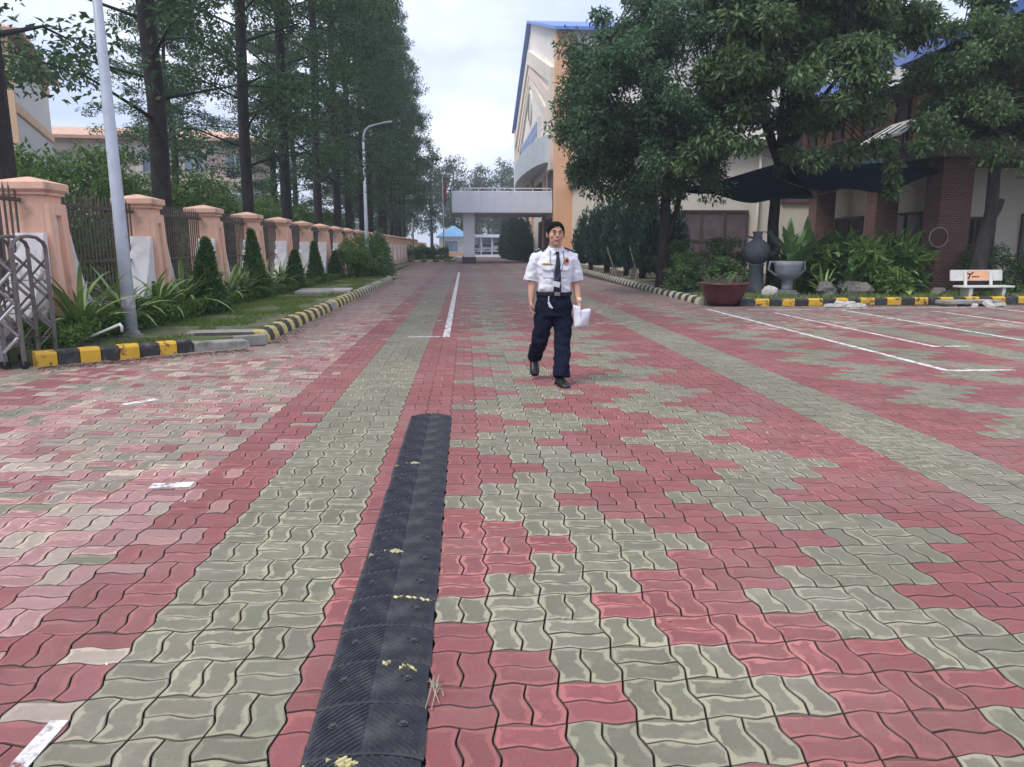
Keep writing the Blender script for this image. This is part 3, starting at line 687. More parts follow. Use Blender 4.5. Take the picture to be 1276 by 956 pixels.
# -- tall roadside trees behind the fence
def tall_tree_parts(seed, H=22, low=4.0, per=135):
    r = random.Random(seed); T = MB(); base = r.uniform(-.2, .2)
    pts = [(0,0,-.1), (0,0,.35), (.02,0,1.2), (.04*r.uniform(-1,1), .05*r.uniform(-1,1), 5), (.15*r.uniform(-1,1), .15*r.uniform(-1,1), 10), (.2*r.uniform(-1,1), .2*r.uniform(-1,1), 16), (.1, .1, H)]
    T.tube(pts, [.29, .24, .205, .185, .16, .10, .03], 12)
    def trunk(z):
        for a, b in zip(pts, pts[1:]):
            if z <= b[2]: t = (z-a[2])/(b[2]-a[2]); return Vector(a).lerp(Vector(b), t)
        return Vector(pts[-1])
    Lm = MB(); cs, rs = [], []
    n = 44; ang = r.uniform(0, 6)
    for k in range(n):
        z = low + (H - low - .5) * (k/n) ** .9; ang += 2.4 + r.uniform(-.4, .4)
        u = (z-low)/(H-low); ln = (2.0 + 1.7*math.sin(PI*min(1, u*1.15+.12))) * (1 - .55*u) * r.uniform(.75, 1.25) + .3
        if k < 3: ln *= 1.1
        p0 = trunk(z); d = Vector((math.cos(ang), math.sin(ang), .35 - .1*(u < .2)))
        p1 = p0 + d*ln*.5 + Vector((0,0,.15)); p2 = p0 + Vector((d.x*ln, d.y*ln, .28*ln - .10*ln))
        Lm.tube([p0, p1, p2], [.038*(1-.6*u)+.012, .022, .008], 5)
        for q in (.42, .72, 1.0):
            if q == .42 and u < .3: continue
            c = p0.lerp(p2, q) + Vector((r.uniform(-.4,.4), r.uniform(-.4,.4), r.uniform(-.3,.3))); cs.append(c); rs.append(r.uniform(.5, .95) * (1 - .35*u))
            if r.random() < .6: cs.append(c + Vector((r.uniform(-.9,.9), r.uniform(-.9,.9), r.uniform(-.7,.2)))); rs.append(r.uniform(.35, .6))
    for q in range(5): cs.append(trunk(H - .25 - q*.8) + Vector((r.uniform(-.3,.3), r.uniform(-.3,.3), 0))); rs.append(.5 + .1*q)
    return T.mesh('trunk', K['barkL']), Lm.mesh('limbs', K['barkL']), leaf_mesh('crown', cs, rs, per, .155, .075, K['leafL'], seed, droop=.45)
VAR = [tall_tree_parts(k) for k in (21, 22, 23)]
NUM = ['first', 'second', 'third', 'fourth', 'fifth', 'sixth', 'seventh', 'eighth', 'ninth', 'tenth', 'eleventh', 'twelfth', 'thirteenth', 'fourteenth', 'fifteenth', 'sixteenth', 'seventeenth', 'eighteenth']
def tall_tree(name, v, loc, rz, sc, label, group):
    t = thing(name, label, 'tree', loc, rz, group); t.scale = (sc[0], sc[0], sc[1])
    tr, lm, cr = VAR[v]; p = put('trunk', tr, t, smooth=True); put('limb', lm, p); put('crown', cr, t)
rt_ = random.Random(9)
ty = [11.6, 18.6, 25.4, 30.6, 37.5, 42.5] + [47.5 + 5.2*q for q in range(9)]
for k, y in enumerate(ty):
    tall_tree('roadside_tree', k % 3, ((-6.95 if k else -6.62) + rt_.uniform(-.12, .12), y, 0), rt_.uniform(0, 6.28), (rt_.uniform(.92, 1.12) * (1.0 if k else 1.12), rt_.uniform(.92, 1.1)), NUM[k] + ' tall dark trunked tree behind the fence counting from the gate', 'tall trees behind the fence')
for k, (x, y) in enumerate([(-14.5, 40), (-11.5, 48), (-12, 56), (-10.5, 66), (-11.5, 80), (-10, 92)]):
    tall_tree('street_tree', (k+1) % 3, (x, y, 0), k*1.7, (1.05, .62 + .05*(k % 3)), NUM[k] + ' tree in the shaded second row across the street behind the fence', 'second row of trees across the street')

# -- shrubs behind the fence
def shrub_mesh(seed, R, H, n, L, Wd, mt, per=120):
    r = random.Random(seed); cs, rs = [], []
    for k in range(n):
        a, u, q = r.uniform(0, 2*PI), r.random(), r.random() ** .5
        rr = R * q * math.sqrt(max(.05, 1 - (u*.95) ** 2.5)); cs.append((rr*math.cos(a), rr*math.sin(a), H*u)); rs.append(r.uniform(.2, .34) * R)
    return leaf_mesh('foliage', cs, rs, per, L, Wd, mt, seed, droop=.1)
def stems_mesh(seed, R, H, n=7, rad=.025):
    r = random.Random(seed); m = MB()
    for k in range(n):
        a = r.uniform(0, 2*PI); m.tube([(r.uniform(-.1,.1), r.uniform(-.1,.1), 0), (math.cos(a)*R*.3, math.sin(a)*R*.3, H*.5), (math.cos(a)*R*.6, math.sin(a)*R*.6, H*.85)], [rad, rad*.7, rad*.3], 5)
    return m.mesh('stem', K['barkR'])
SH = [(shrub_mesh(40+k, 1.5, 3.0, 46, .13, .06, K['leafS']), stems_mesh(k, 1.5, 3.0)) for k in range(2)]
def shrub(name, v, loc, rz, sc, label, cat='shrub', group=None):
    t = thing(name, label, cat, loc, rz, group); t.scale = sc; put('foliage', v[0], t); put('stem', v[1], t)
for k in range(16):
    shrub('tall_shrub', SH[k % 2], (-9.6 + rt_.uniform(-.5, .7), 12.5 + k*3.1, 0), rt_.uniform(0, 6), (1.35, 1.3, rt_.uniform(1.05, 1.3) if k > 1 else 1.0), NUM[k] + ' big green shrub beyond the fence bars counting from the gate', 'shrub', 'big shrubs beyond the fence')
SP = (leaf_mesh('foliage', [(.5*(1-z/5)*math.cos(z*5), .5*(1-z/5)*math.sin(z*5), z) for z in np.linspace(.3, 4.9, 40)], [.16 + .5*(1-z/5) for z in np.linspace(.3, 4.9, 40)], 90, .22, .06, K['leafS'], 77, droop=1.2), stems_mesh(5, .3, 4.6, 3, .05))
shrub('spire_tree', SP, (-9.6, 16.5, 0), 0, (.9, .9, .9), 'narrow drooping spire shaped tree rising above the green shrubs on the left', 'tree')

# -- conical junipers on the lawn
def cone_mesh(seed, H=1.5, R=.36, n=5200):
    rng = np.random.default_rng(seed); u = rng.uniform(0, 1, n) ** 1.15; a = rng.uniform(0, 2*PI, n)
    lump = 1 + .22*np.sin(a*3 + u*9 + seed) * np.sin(u*17 + a*2)
    rad = R * (1 - u)**.85 * lump * rng.uniform(.55, 1.05, n) + .015
    P = np.stack([rad*np.cos(a), rad*np.sin(a), .06 + u*(H-.12)], 1); out = np.stack([np.cos(a)*.6, np.sin(a)*.6, np.full(n, .9)], 1)
    return quads_mesh('foliage', leaf_quads(P, .095, .042, rng, 0, out*1.2, .7).reshape(-1, 3), K['leafJ'])
CN = [cone_mesh(k) for k in (1, 2)]; CNs = MB().tube([(0,0,-.02), (0,0,1.2)], [.035, .01], 6).mesh('stem', K['barkR'])
for k, (x, y, s_, hs) in enumerate([(-5.12, 15.4, 1.0, 1.0), (-5.3, 19.7, .98, 1.12), (-5.25, 23.6, .95, .95), (-5.35, 27.8, .95, 1.02), (-5.4, 32.0, .95, .98)]):
    t = thing('conical_juniper', NUM[k] + ' small cone shaped conifer on the lawn counting from the gate', 'conifer', (x, y, .13), k*1.3, 'cone shaped conifers on the left lawn'); t.scale = (s_*(1, .85, 1.08, .9, 1.05)[k], s_, hs*(1, 1.05, .88, 1.0, .8)[k]); t.rotation_euler = ((.02, -.04, .05, .0, -.03)[k], (.03, -.02, -.05, .04, 0)[k], k*1.3)
    put('foliage', CN[k % 2], t); put('stem', CNs, t)

# -- low clipped hedge along the fence
def box_leaves(seed, lx, ly, h, n, L, Wd, mt):
    rng = np.random.default_rng(seed); P = rng.uniform(-.5, .5, (n, 3)) * np.array([lx, ly, 0]); u = rng.uniform(0, 1, n) ** .45
    top = .75 + .25*np.sin(P[:, 0]*5 + seed) * np.sin(P[:, 1]*2.3 + seed*2); P[:, 2] = u*h*top
    return quads_mesh('foliage', leaf_quads(P, L, Wd, rng, -.5).reshape(-1, 3), mt)
HD = [box_leaves(k, .75, 3.0, .46, 5200, .07, .035, K['leafH']) for k in (1, 2)]
hst = stems_mesh(8, .3, .3, 6, .012)
hl = ['low green hedge patch right beside the folding gate', 'low hedge patch behind the nearest lamp post', 'low hedge patch beside the first conifer', 'low hedge patch between the first two conifers', 'low hedge patch beyond the second conifer', 'low hedge patch by the third conifer', 'farthest low hedge patch by the last conifers']
for k in range(7):
    t = thing('low_hedge', hl[k], 'hedge', (-5.35 + .1*math.sin(k*2), 11.4 + k*3.05, .12), 0, 'low hedge along the fence'); t.scale = (1.0 if k < 2 else .8, 1, 1.0 if k < 2 else .7); put('foliage', HD[k % 2], t); put('stem', hst, t)

# -- strap leaved plants; every blade its own part
def blade_mesh(L, w, droop, mt, fold=.25, nseg=6):
    V, F = [], []
    for k in range(nseg + 1):
        u = k/nseg; ww = w * (math.sin(PI*min(1, .18 + .82*u))**.7 if k < nseg else .02) * .5
        a = droop*u; x = L*u*(1-.25*a*u); z = -L*.45*droop*u*u
        V += [(x, -ww, z + ww*fold), (x, 0, z), (x, ww, z + ww*fold)]
    for k in range(nseg):
        for j in (0, 1): a = k*3+j; F.append((a, a+1, a+4, a+3))
    me = bpy.data.meshes.new('leaf'); me.from_pydata(V, [], F); me.materials.append(mt); me.polygons.foreach_set('use_smooth', [True]*len(F)); return me
BL_ = {'strap': [blade_mesh(.9, .062, d, K['blade']) for d in (.35, .8, 1.3)], 'broad': [blade_mesh(.8, .2, d, K['bladeD']) for d in (.3, .7, 1.2)], 'lime': [blade_mesh(.5, .24, d, K['bladeY']) for d in (.5, 1.0)], 'paddle': [blade_mesh(1.2, .24, d, K['bladeD']) for d in (.15, .35, .7)]}
def blade_plant(name, kind, loc, n, sc, label, cat, group=None, tilt=(15, 70), flower=False, stemh=0, seed=0):
    t = thing(name, label, cat, loc, 0, group); r = random.Random(seed*31 + n)
    for k in range(n):
        me = r.choice(BL_[kind]); o = put('leaf', me, t)
        el = math.radians(90 - r.uniform(*tilt)); o.rotation_euler = (r.uniform(-.3, .3), -el, k*2.399 + r.uniform(-.3, .3))
        s_ = sc * r.uniform(.65, 1.15); o.scale = (s_, s_, s_); o.location = (r.uniform(-.06, .06), r.uniform(-.06, .06), (stemh * r.random()) if stemh else .02)
    if stemh: MB().tube([(0,0,0), (.02,.01,stemh*1.05)], [.022, .012], 6).build('stem', K['blade'], t)
    if flower:
        m = MB(); m.tube([(.1,0,.3), (.12,0,.95)], .008, 5); fo = m.build('flower_stalk', K['blade'], t); MB().ell((.12,0,.98), (.035,.035,.06), 8, 6).build('flower', K['petal'], fo)
    return t
sp_lab = ['yellow green strap leaved plant at the foot of the nearest pillar by the gate', 'spiky strap leaved plant with a red flower behind the nearest lamp post', 'strap leaved plant at the second pillar', 'strap leaved plant between the second and third pillars', 'strap leaved plant behind the first conifer', 'strap leaved plant at the third pillar', 'strap leaved plant at the fourth pillar', 'strap leaved plant behind the second conifer', 'strap leaved plant at the fifth pillar', 'strap leaved plant behind the third conifer']
for k, (x, y) in enumerate([(-5.45, 10.75), (-5.5, 12.3), (-5.5, 13.6), (-5.55, 14.9), (-5.55, 16.4), (-5.55, 17.9), (-5.6, 19.2), (-5.55, 21.2), (-5.6, 23.0), (-5.6, 25.4)]):
    blade_plant('strap_plant', 'strap', (x + .12, y, .30), 40, 1.15 if k < 4 else 1.0, sp_lab[k], 'plant', 'strap leaved plants along the fence', flower=(k == 1), seed=k, tilt=(6, 62))

# -- bushes at the end of the lawn
BS = [(shrub_mesh(60+k, 1.0, 1.8, 40, .11, .05, mt), stems_mesh(k+3, 1, 1.6)) for k, mt in enumerate((K['leafH'], K['leafJ'], K['leafB']))]
for k, (x, y, v, s_, h, lab) in enumerate([(-5.1, 34.6, 0, .95, 1.0, 'leafy green bush by the fence near the distant lamp post'), (-4.1, 35.8, 1, .8, .95, 'dark rounded bush at the end of the roadside kerb'), (-3.75, 34.4, 1, .5, .5, 'small clipped dark ball bush at the tip of the lawn'), (-4.6, 33.3, 0, .8, .75, 'mid green bush behind the small clipped ball bush'), (-4.6, 38.5, 2, 1.0, 1.1, 'pale yellow green bush past the end of the roadside kerb'), (-5.2, 42.5, 0, .9, 1.0, 'green bush farther along the fence past the pale bush'), (-5.3, 48, 1, .9, .9, 'dark bush along the fence well beyond the lamp post')]):
    shrub('garden_bush', BS[v], (x, y, .1), k*1.1, (s_, s_, h), lab, 'bush', 'bushes at the end of the left lawn')
HF = box_leaves(9, 1.1, 3.4, 1.6, 3600, .16, .08, K['leafJ'])
for k, (x, y, rz, lab) in enumerate([(-6.0, 77, 1.57, 'clipped dark hedge block behind the far kerb, left of the grey post'), (-3.4, 80, 1.57, 'clipped dark hedge block behind the far kerb beside the flagpole'), (-5.0, 84, 1.57, 'clipped hedge block farther back on the far lawn')]):
    t = thing('hedge_block', lab, 'hedge', (x, y, .1), rz, 'clipped hedges on the far lawn'); put('foliage', HF, t); put('stem', hst, t)

# -- big trees on the right
def broad_tree(name, label, loc, trunk, rad, center, R, n, per, L, Wd, mt, seed, mains=7, fork=None, droop=.5, extra=(), rcl=(.42, .85), low=-.75):
    t = thing(name, label, 'tree', loc); r = random.Random(seed)
    tk = MB().tube(trunk, rad, 12).build('trunk', K['barkR'], t, smooth=True)
    top = Vector(trunk[-1]); c0 = Vector(center); ends = []
    for k in range(mains):
        a = 2*PI*k/mains + r.uniform(-.3, .3); e = c0 + Vector((math.cos(a)*R[0]*.55, math.sin(a)*R[1]*.55, r.uniform(-.45, .6)*R[2]))
        mid = top.lerp(e, .5) + Vector((r.uniform(-.2,.2), r.uniform(-.2,.2), .35))
        MB().tube([top - Vector((0,0,.1)), mid, e], [rad[-1]*.75, rad[-1]*.45, .03], 7).build('limb', K['barkR'], t, smooth=True); ends += [mid, e]
    cs, rs, tw = [], [], MB()
    while len(cs) < n:
        v = Vector((r.gauss(0,1), r.gauss(0,1), r.gauss(0,1))).normalized() * (r.random() ** .38)
        if v.z < low: continue
        c = c0 + Vector((v.x*R[0], v.y*R[1], v.z*R[2]))
        if noise.noise(c*.55 + Vector((seed, 0, 0))) < -.22: continue
        cs.append(c); rs.append(r.uniform(*rcl))
    for e in extra: cs.append(Vector(e[:3])); rs.append(e[3])
    for c in cs:
        q = min(ends, key=lambda e: (e-c).length); tw.tube([q, q.lerp(c, .5) + Vector((0,0,.12)), c], [.03, .018, .006], 4)
    tw.build('twig_work', K['barkR'], t); put('crown', leaf_mesh('crown', cs, rs, per, L, Wd, mt, seed, droop=droop), t)
    return t
broad_tree('broad_tree', 'big dense dark tree with a forked trunk standing beside the row of dark bushes', (6.3, 24.0, .1), [(0,0,-.1), (-.02,0,.6), (-.03,.02,1.6), (.02,.02,3.0), (.1,.05,4.2)], [.27, .2, .17, .15, .12], (-.55, -.3, 5.6), (3.05, 3.0, 3.6), 215, 330, .15, .062, K['leafA'], 3, rcl=(.36, .62),
    extra=[(-2.6, -.5, 3.5, .6), (-2.1, .3, 3.2, .6), (-1.5, -.8, 2.9, .55), (-.9, -.5, 2.75, .5), (1.2, -.8, 4.1, .45)])
t2 = [o for o in C.objects if o.name == 'broad_tree'][0]
MB().tube([(0,.02,1.3), (.35,.05,2.3), (.55,.05,3.4), (.9,.1,4.4)], [.11, .09, .08, .05], 9).build('limb', K['barkR'], t2, smooth=True)
broad_tree('broad_tree', 'spreading olive green tree rising out of the shade nets behind the stone planters', (9.8, 23.7, .1), [(0,0,-.1), (-.05,0,.8), (-.1,.05,2.0), (-.08,0,3.1), (-.05,0,3.9)], [.25, .2, .17, .16, .15], (-.45, -2.2, 7.0), (3.0, 2.6, 2.95), 215, 290, .21, .082, K['leafB'], 5, rcl=(.36, .62), mains=8, droop=.7,
    extra=[(x-.9, y-2.0, z, q) for x, y, z, q in ((-1.3,-.9,4.1,.5), (2.3,-1.3,4.0,.35), (2.62,-1.35,3.5,.18), (2.66,-1.3,3.15,.15), (2.68,-1.3,2.8,.12), (.5,-1.2,3.7,.45), (-2.2,-.5,4.2,.6), (1.7,-.9,3.9,.5), (.2,-.35,3.9,.26), (-2.7,-.6,3.9,.35), (-2.9,-.6,3.5,.22), (-1.9,-.7,4.2,.3))])
broad_tree('broad_tree', 'tree with a bare bent grey trunk behind the white bench at the right edge', (14.5, 20.9, .1), [(0,0,-.1), (.08,0,.5), (.16,0,1.4), (.34,.05,2.3), (.3,.05,3.4), (.42,.1,4.4)], [.27, .22, .2, .17, .15, .13], (.9, .2, 6.1), (3.0, 2.4, 2.6), 125, 300, .16, .066, K['leafB'], 8, low=-.6, rcl=(.36, .62),
    extra=[(-2.0,-.6,4.6,.5), (-1.4,-.5,4.2,.5), (-2.3,-.6,4.0,.35), (-.4,-.8,3.9,.6), (.6,-.9,3.6,.6), (1.4,-.8,3.7,.6), (2.0,-.8,3.9,.6)])
MB().tube([(14.78,20.93,2.1), (14.98,20.9,2.5), (15.05,20.9,2.75)], [.13, .11, .1], 8).build('limb', K['barkR'], [o for o in C.objects if o.name == 'broad_tree.002'][0], loc=(-14.5, -20.9, -.1), smooth=True)

# -- dark cypress-like bushes by the right hand kerb
def spiky_mesh(seed, R, H, n):
    rng = np.random.default_rng(seed); a = rng.uniform(0, 2*PI, n); u = rng.uniform(0, 1, n)
    sp = .8 + .2*np.sin(a*5 + seed) + .08*np.sin(a*13); prof = np.sin(PI*np.clip(.14 + .8*u, 0, 1))**.6
    rad = R*prof*rng.uniform(.6, 1.05, n); P = np.stack([rad*np.cos(a), rad*np.sin(a), .35 + u*(H-.5)*sp], 1)
    out = np.stack([np.cos(a)*.35, np.sin(a)*.35, np.full(n, 1.2)], 1)
    return quads_mesh('foliage', leaf_quads(P, .24, .055, rng, 0, out*1.6, .5).reshape(-1, 3), K['leafC'])
CY = [spiky_mesh(k, 1.05, 3.7, 6500) for k in (1, 2)]; cys = stems_mesh(15, .7, 2.6, 8, .05)
for k, (x, y, s_, h, lab) in enumerate([(7.35, 44.5, 1.0, .95, 'dark upright bush nearest the orange corner of the hall'), (7.4, 39.5, 1.1, 1.0, 'dark upright bush second from the hall corner'), (7.55, 35.5, 1.15, .98, 'tallest dark upright bush in the middle of the kerbside row'), (7.5, 32, 1.05, 1.0, 'dark upright bush just behind the nearest one in the kerbside row'), (7.45, 28.8, .95, .84, 'nearest dark upright bush, left of the forked tree trunk')]):
    t = thing('upright_bush', lab, 'bush', (x, y, .1), k*2.1, 'dark upright bushes along the right kerb'); t.scale = (s_, s_, h); put('foliage', CY[k % 2], t); put('stem', cys, t)
for k, (x, y, dx) in enumerate([(6.75, 35, .5), (6.8, 34, -.45), (6.72, 32.5, .45), (6.8, 31.5, .5), (6.75, 30, .4), (6.7, 29, -.4)]):
    t = thing('bamboo_stake', NUM[k] + ' pale leaning stake under the dark bushes counting from the hall', 'stake', (x, y, .1), 0, 'leaning stakes under the dark bushes'); MB().tube([(0,0,0), (dx,.1,1.35)], .022, 6).build('cane', K['stake'], t); MB().tube([(dx*.85-.03,.085,1.13), (dx*.85+.03,.085,1.16)], .03, 6).build('tie', K['dark'], t)
CYF = [(6.95, 81), (6.8, 84), (6.7, 87.2), (6.6, 90.5), (6.5, 94), (6.4, 98)]
for k, (x, y) in enumerate(CYF):
    t = thing('upright_bush', NUM[k] + ' tall dark clipped bush beyond the porch along the hall counting from the porch', 'bush', (x-.8, y, -.75), k, 'tall dark bushes beyond the porch'); t.scale = (1.05, 1.3, (1.36, 1.52, 1.42, 1.6, 1.45, 1.5)[k]); put('foliage', CY[k % 2], t); put('stem', cys, t)

# -- shrubs and leafy plants of the right bed
for k, (x, y, v, s_, h, lab) in enumerate([(6.6, 22.3, 1, .7, .62, 'low dark bush at the foot of the forked tree'), (7.5, 21.8, 1, .7, .55, 'dark leafy bush behind the oxblood bowl planter'), (8.15, 23.8, 1, .9, .85, 'taller bush under the brown window'), (7.0, 24.8, 1, .8, .8, 'bush between the forked tree and the brown window'), (10.1, 22.6, 1, .8, .8, 'dark bush behind the goblet planter'), (15.6, 22.0, 1, .9, .75, 'dark rounded bush behind the bent trunk at the right edge'), (16.8, 21.3, 1, .9, .7, 'dark bush at the far right edge behind the kerb'), (11.3, 23.0, 0, .85, .8, 'green bush behind the broad leaved plants'), (12.9, 23.3, 0, .8, .75, 'green bush before the second brick column')]):
    shrub('bed_bush', BS[v], (x, y, .1), k*1.7, (s_, s_, h), lab, 'bush', 'bushes in the right bed')
for k, (x, y, kind, n, sc, sh, tl, lab) in enumerate([
    (9.5, 21.4, 'paddle', 20, 1.25, .6, (4, 32), 'tall paddle leaved plant right behind the goblet planter'),
    (8.98, 20.75, 'paddle', 13, .9, .3, (4, 34), 'upright paddle leaved plant growing in the goblet planter'),
    (10.3, 21.2, 'broad', 30, 1.15, 1.0, (15, 75), 'bushy broad leaved plant right of the goblet planter'),
    (10.9, 21.8, 'broad', 34, 1.25, 1.25, (15, 75), 'tallest broad leaved plant in the middle of the bed'),
    (11.5, 21.0, 'broad', 30, 1.1, .8, (15, 80), 'broad leaved plant left of the lime leaved one'),
    (12.0, 21.7, 'broad', 32, 1.25, 1.0, (15, 75), 'broad leaved plant behind the lime leaved one'),
    (12.6, 21.2, 'strap', 36, 1.4, .5, (15, 85), 'arching grassy plant left of the white bench'),
    (12.05, 20.3, 'lime', 12, 1.0, .3, (40, 85), 'low lime green plant with big leaves behind the kerb'),
    (10.7, 20.6, 'broad', 26, 1.0, .6, (15, 80), 'broad leaved plant right behind the kerb by the broad flat rock'),
    (11.4, 22.4, 'paddle', 22, 1.15, .9, (5, 40), 'upright paddle leaved plant at the back of the leafy mass'),
    (10.2, 22.3, 'paddle', 22, 1.2, .9, (5, 40), 'tall paddle leaved plant in front of the olive green tree trunk'),
    (12.4, 20.9, 'broad', 28, 1.1, .9, (15, 75), 'broad leaved plant just right of the lime leaved one'),
    (9.9, 20.5, 'strap', 24, .9, .2, (10, 75), 'small grassy plant beside the rounded grey brown rock'),
    (13.2, 22.2, 'broad', 20, 1.0, .7, (15, 75), 'broad leaved plant beside the red brick column')]):
    blade_plant('leafy_plant', kind, (x, y, .12 if k != 1 else .9), n, sc, lab, 'plant', 'leafy plants in the right bed', tilt=tl, stemh=sh, seed=50+k)

PMs = [(leaf_mesh('foliage', [(r_.gauss(0,.42), r_.gauss(0,.36), .25 + 1.35*r_.random()) for r_ in [random.Random(q*7+z)] for _ in [0]] if False else [(math.cos(q*2.4)*.8*math.sqrt((q%9)/9), math.sin(q*2.4)*.6*math.sqrt((q%9)/9), .2 + 1.35*((q*5+z)%11)/11*(1-.35*(q%9)/9)) for q in range(34)], [.34]*34, 34, .36, .075, K['plantmass'], 90+z, droop=.15), stems_mesh(20+z, .8, 1.4, 12, .015)) for z in (1, 2)]
for k, (x, y, s_, h, lab) in enumerate([(10.45, 21.5, .95, .95, 'bushy bright green plant mass just right of the goblet planter'), (11.25, 21.2, 1.0, 1.1, 'bright green plant mass in the middle of the bed behind the kerb'), (12.0, 21.4, 1.0, 1.15, 'tallest bright green plant mass behind the lime leaved plant'), (12.75, 21.5, .9, 1.0, 'bright green plant mass at the right end, before the brick column'), (11.6, 20.5, .7, .6, 'low bright green plant mass right behind the kerb stones')]):
    shrub('plant_mass', PMs[k % 2], (x, y, .1), k*1.3, (s_, s_, h), lab, 'plant', 'bright plant masses in the right bed')

# -- far trees past the porch
FT = []
for k in range(3):
    r = random.Random(80+k); cs, rs = [], []
    for q in range(70):
        v = Vector((r.gauss(0,1), r.gauss(0,1), r.gauss(0,1))).normalized() * r.random()**.4; cs.append((v.x*4, v.y*4, 9.5 + v.z*6.5)); rs.append(r.uniform(.9, 1.7))
    FT.append((MB().tube([(0,0,-.1), (.1,0,4), (.2,.1,9), (0,0,14)], [.38, .3, .2, .05], 8).mesh('trunk', K['barkL']), leaf_mesh('crown', cs, rs, 85, .42, .22, K['leafF'], 80+k)))
for k, (x, y, s_, h, lab) in enumerate([(-9.5, 118, 1, 1.1, 'tree behind the pink wall left of the guard house'), (-6.0, 140, .9, 1.2, 'tall pale tree behind the flagpole'), (-2.0, 150, 1.1, 1.15, 'tree rising behind the guard house roof'), (2.5, 170, 1.0, 1.25, 'pointed tree above the left part of the porch roof'), (8.5, 178, 1.3, 1.3, 'spreading tree above the middle of the porch roof'), (15, 172, 1.4, 1.35, 'tree above the porch next to the hall gable'), (-13, 128, 1.2, 1.1, 'large pale tree at the end of the fence line'), (6.0, 200, 1.2, .8, 'lower tree seen under the porch behind the vehicles'), (0.0, 205, 1.2, .8, 'lower tree seen under the porch left of the vehicles'), (13, 205, 1.2, .8, 'lower tree seen under the porch beside the hall'), (-20, 150, 1.5, 1.1, 'broad tree far behind the second row of trees'), (-16, 175, 1.4, 1.1, 'farthest broad tree at the left of the gap')]):
    t = thing('far_tree', lab, 'tree', (x, y, 0), k*1.9, 'far trees beyond the porch'); t.scale = (s_, s_, h); put('trunk', FT[k % 3][0], t, smooth=True); put('crown', FT[k % 3][1], t)
# ---------------------------------------------------------------- buildings
def brickmat():
    m, nt, b, out = nodes_of('column_brickwork'); t = nt.nodes.new('ShaderNodeTexCoord')
    sp = nt.nodes.new('ShaderNodeSeparateXYZ'); nt.links.new(t.outputs['Object'], sp.inputs[0]); ad = nt.nodes.new('ShaderNodeMath'); nt.links.new(sp.outputs[0], ad.inputs[0]); nt.links.new(sp.outputs[1], ad.inputs[1])
    cb = nt.nodes.new('ShaderNodeCombineXYZ'); nt.links.new(ad.outputs[0], cb.inputs[0]); nt.links.new(sp.outputs[2], cb.inputs[1])
    br = nt.nodes.new('ShaderNodeTexBrick'); br.inputs['Scale'].default_value = 1; br.inputs['Brick Width'].default_value = .22; br.inputs['Row Height'].default_value = .07; br.inputs['Mortar Size'].default_value = .008
    br.inputs['Color1'].default_value = (.15,.052,.04,1); br.inputs['Color2'].default_value = (.095,.036,.03,1); br.inputs['Mortar'].default_value = (.2,.15,.13,1)
    nt.links.new(cb.outputs[0], br.inputs['Vector']); nt.links.new(mixc(nt, mrange(nt, noi(nt, 1.5, 5), .45, .7, 0, .6), br.outputs['Color'], (.08,.04,.035)), b.inputs['Base Color']); b.inputs['Roughness'].default_value = .9
    bump(nt, b, br.outputs['Fac'], -.4, .01); return m
K['brickw'] = brickmat()
def window(parent, a, b, axis, cols, rows, pane_m, frame_m, fw=.07, depth=.08, name='window'):
    """frame with panes as sub-parts; a, b opposite corners on the wall face, built outwards along -axis"""
    fr = MB(); (u0, z0), (u1, z1) = a[:2], b[:2]; q = a[2]
    def bx(m, ua, ub, za, zb, d0, d1):
        m.b2((ua, q-d1, za), (ub, q-d0, zb)) if axis == 'y' else m.b2((q-d1, ua, za), (q-d0, ub, zb))
    for k in range(cols+1):
        u = u0 + (u1-u0)*k/cols; bx(fr, u-fw/2, u+fw/2, z0, z1, .003, depth)
    for k in range(rows+1):
        z = z0 + (z1-z0)*k/rows; bx(fr, u0-fw/2, u1+fw/2, z-fw/2, z+fw/2, .003, depth-.004)
    f = fr.build(name, frame_m, parent)
    for i in range(cols):
        for j in range(rows):
            p = MB(); bx(p, u0+(u1-u0)*i/cols+fw/2, u0+(u1-u0)*(i+1)/cols-fw/2, z0+(z1-z0)*j/rows+fw/2, z0+(z1-z0)*(j+1)/rows-fw/2, .004, depth*.45); p.build('pane', pane_m, f)
    return f
# hall with the gabled front
HX, Y0, Y1, YA, ZE, ZA = 7.7, 64, 117, 90.5, 18.6, 26.2
hall = thing('gabled_hall', 'tall white and orange hall with a steep gable and blue roof beyond the porch', 'hall', (HX, Y0, 0))
L = lambda X, Y, Z: (X-HX, Y-Y0, Z)
m = MB(); m.prism([(0, 0), (Y1-Y0, 0), (Y1-Y0, ZE), (YA-Y0, ZA), (0, ZE)], 'x', .02, 40); m.build('wall', K['hallw'], hall)
m = MB()
for s_, ya, yb in ((1, YA-Y0, -1.2), (2, YA-Y0, Y1-Y0+1.2)):
    zb = ZE - .4; m.loft([[(-.5, ya, ZA+.05), (41, ya, ZA+.05), (41, ya, ZA+.3), (-.5, ya, ZA+.3)], [(-.5, yb, zb+.05), (41, yb, zb+.05), (41, yb, zb+.3), (-.5, yb, zb+.3)]])
m.build('roof', K['blueroof'], hall)
for k, (ya, yb) in enumerate([(-.25, 1.1), (9.5, 11), (22.5, 24), (29, 30.5), (42, 43.5), (51.7, 53.2)]):
    m = MB(); top = ZE-.15 if k in (0, 5) else 10.5; m.b2((-.18 if k else -.25, ya, 0), (1.24 if k == 0 else .03, yb, top)); m.build('pilaster', K['orange'], hall, bevel=.04, seg=1)
    b = MB(); [b.b2((-.3, ya-.15, z), (.03, yb+.15, z+.3)) for z in (5.8, 7.0)]; b.build('pilaster_band', K['conc'], hall) if k in (5,) else None
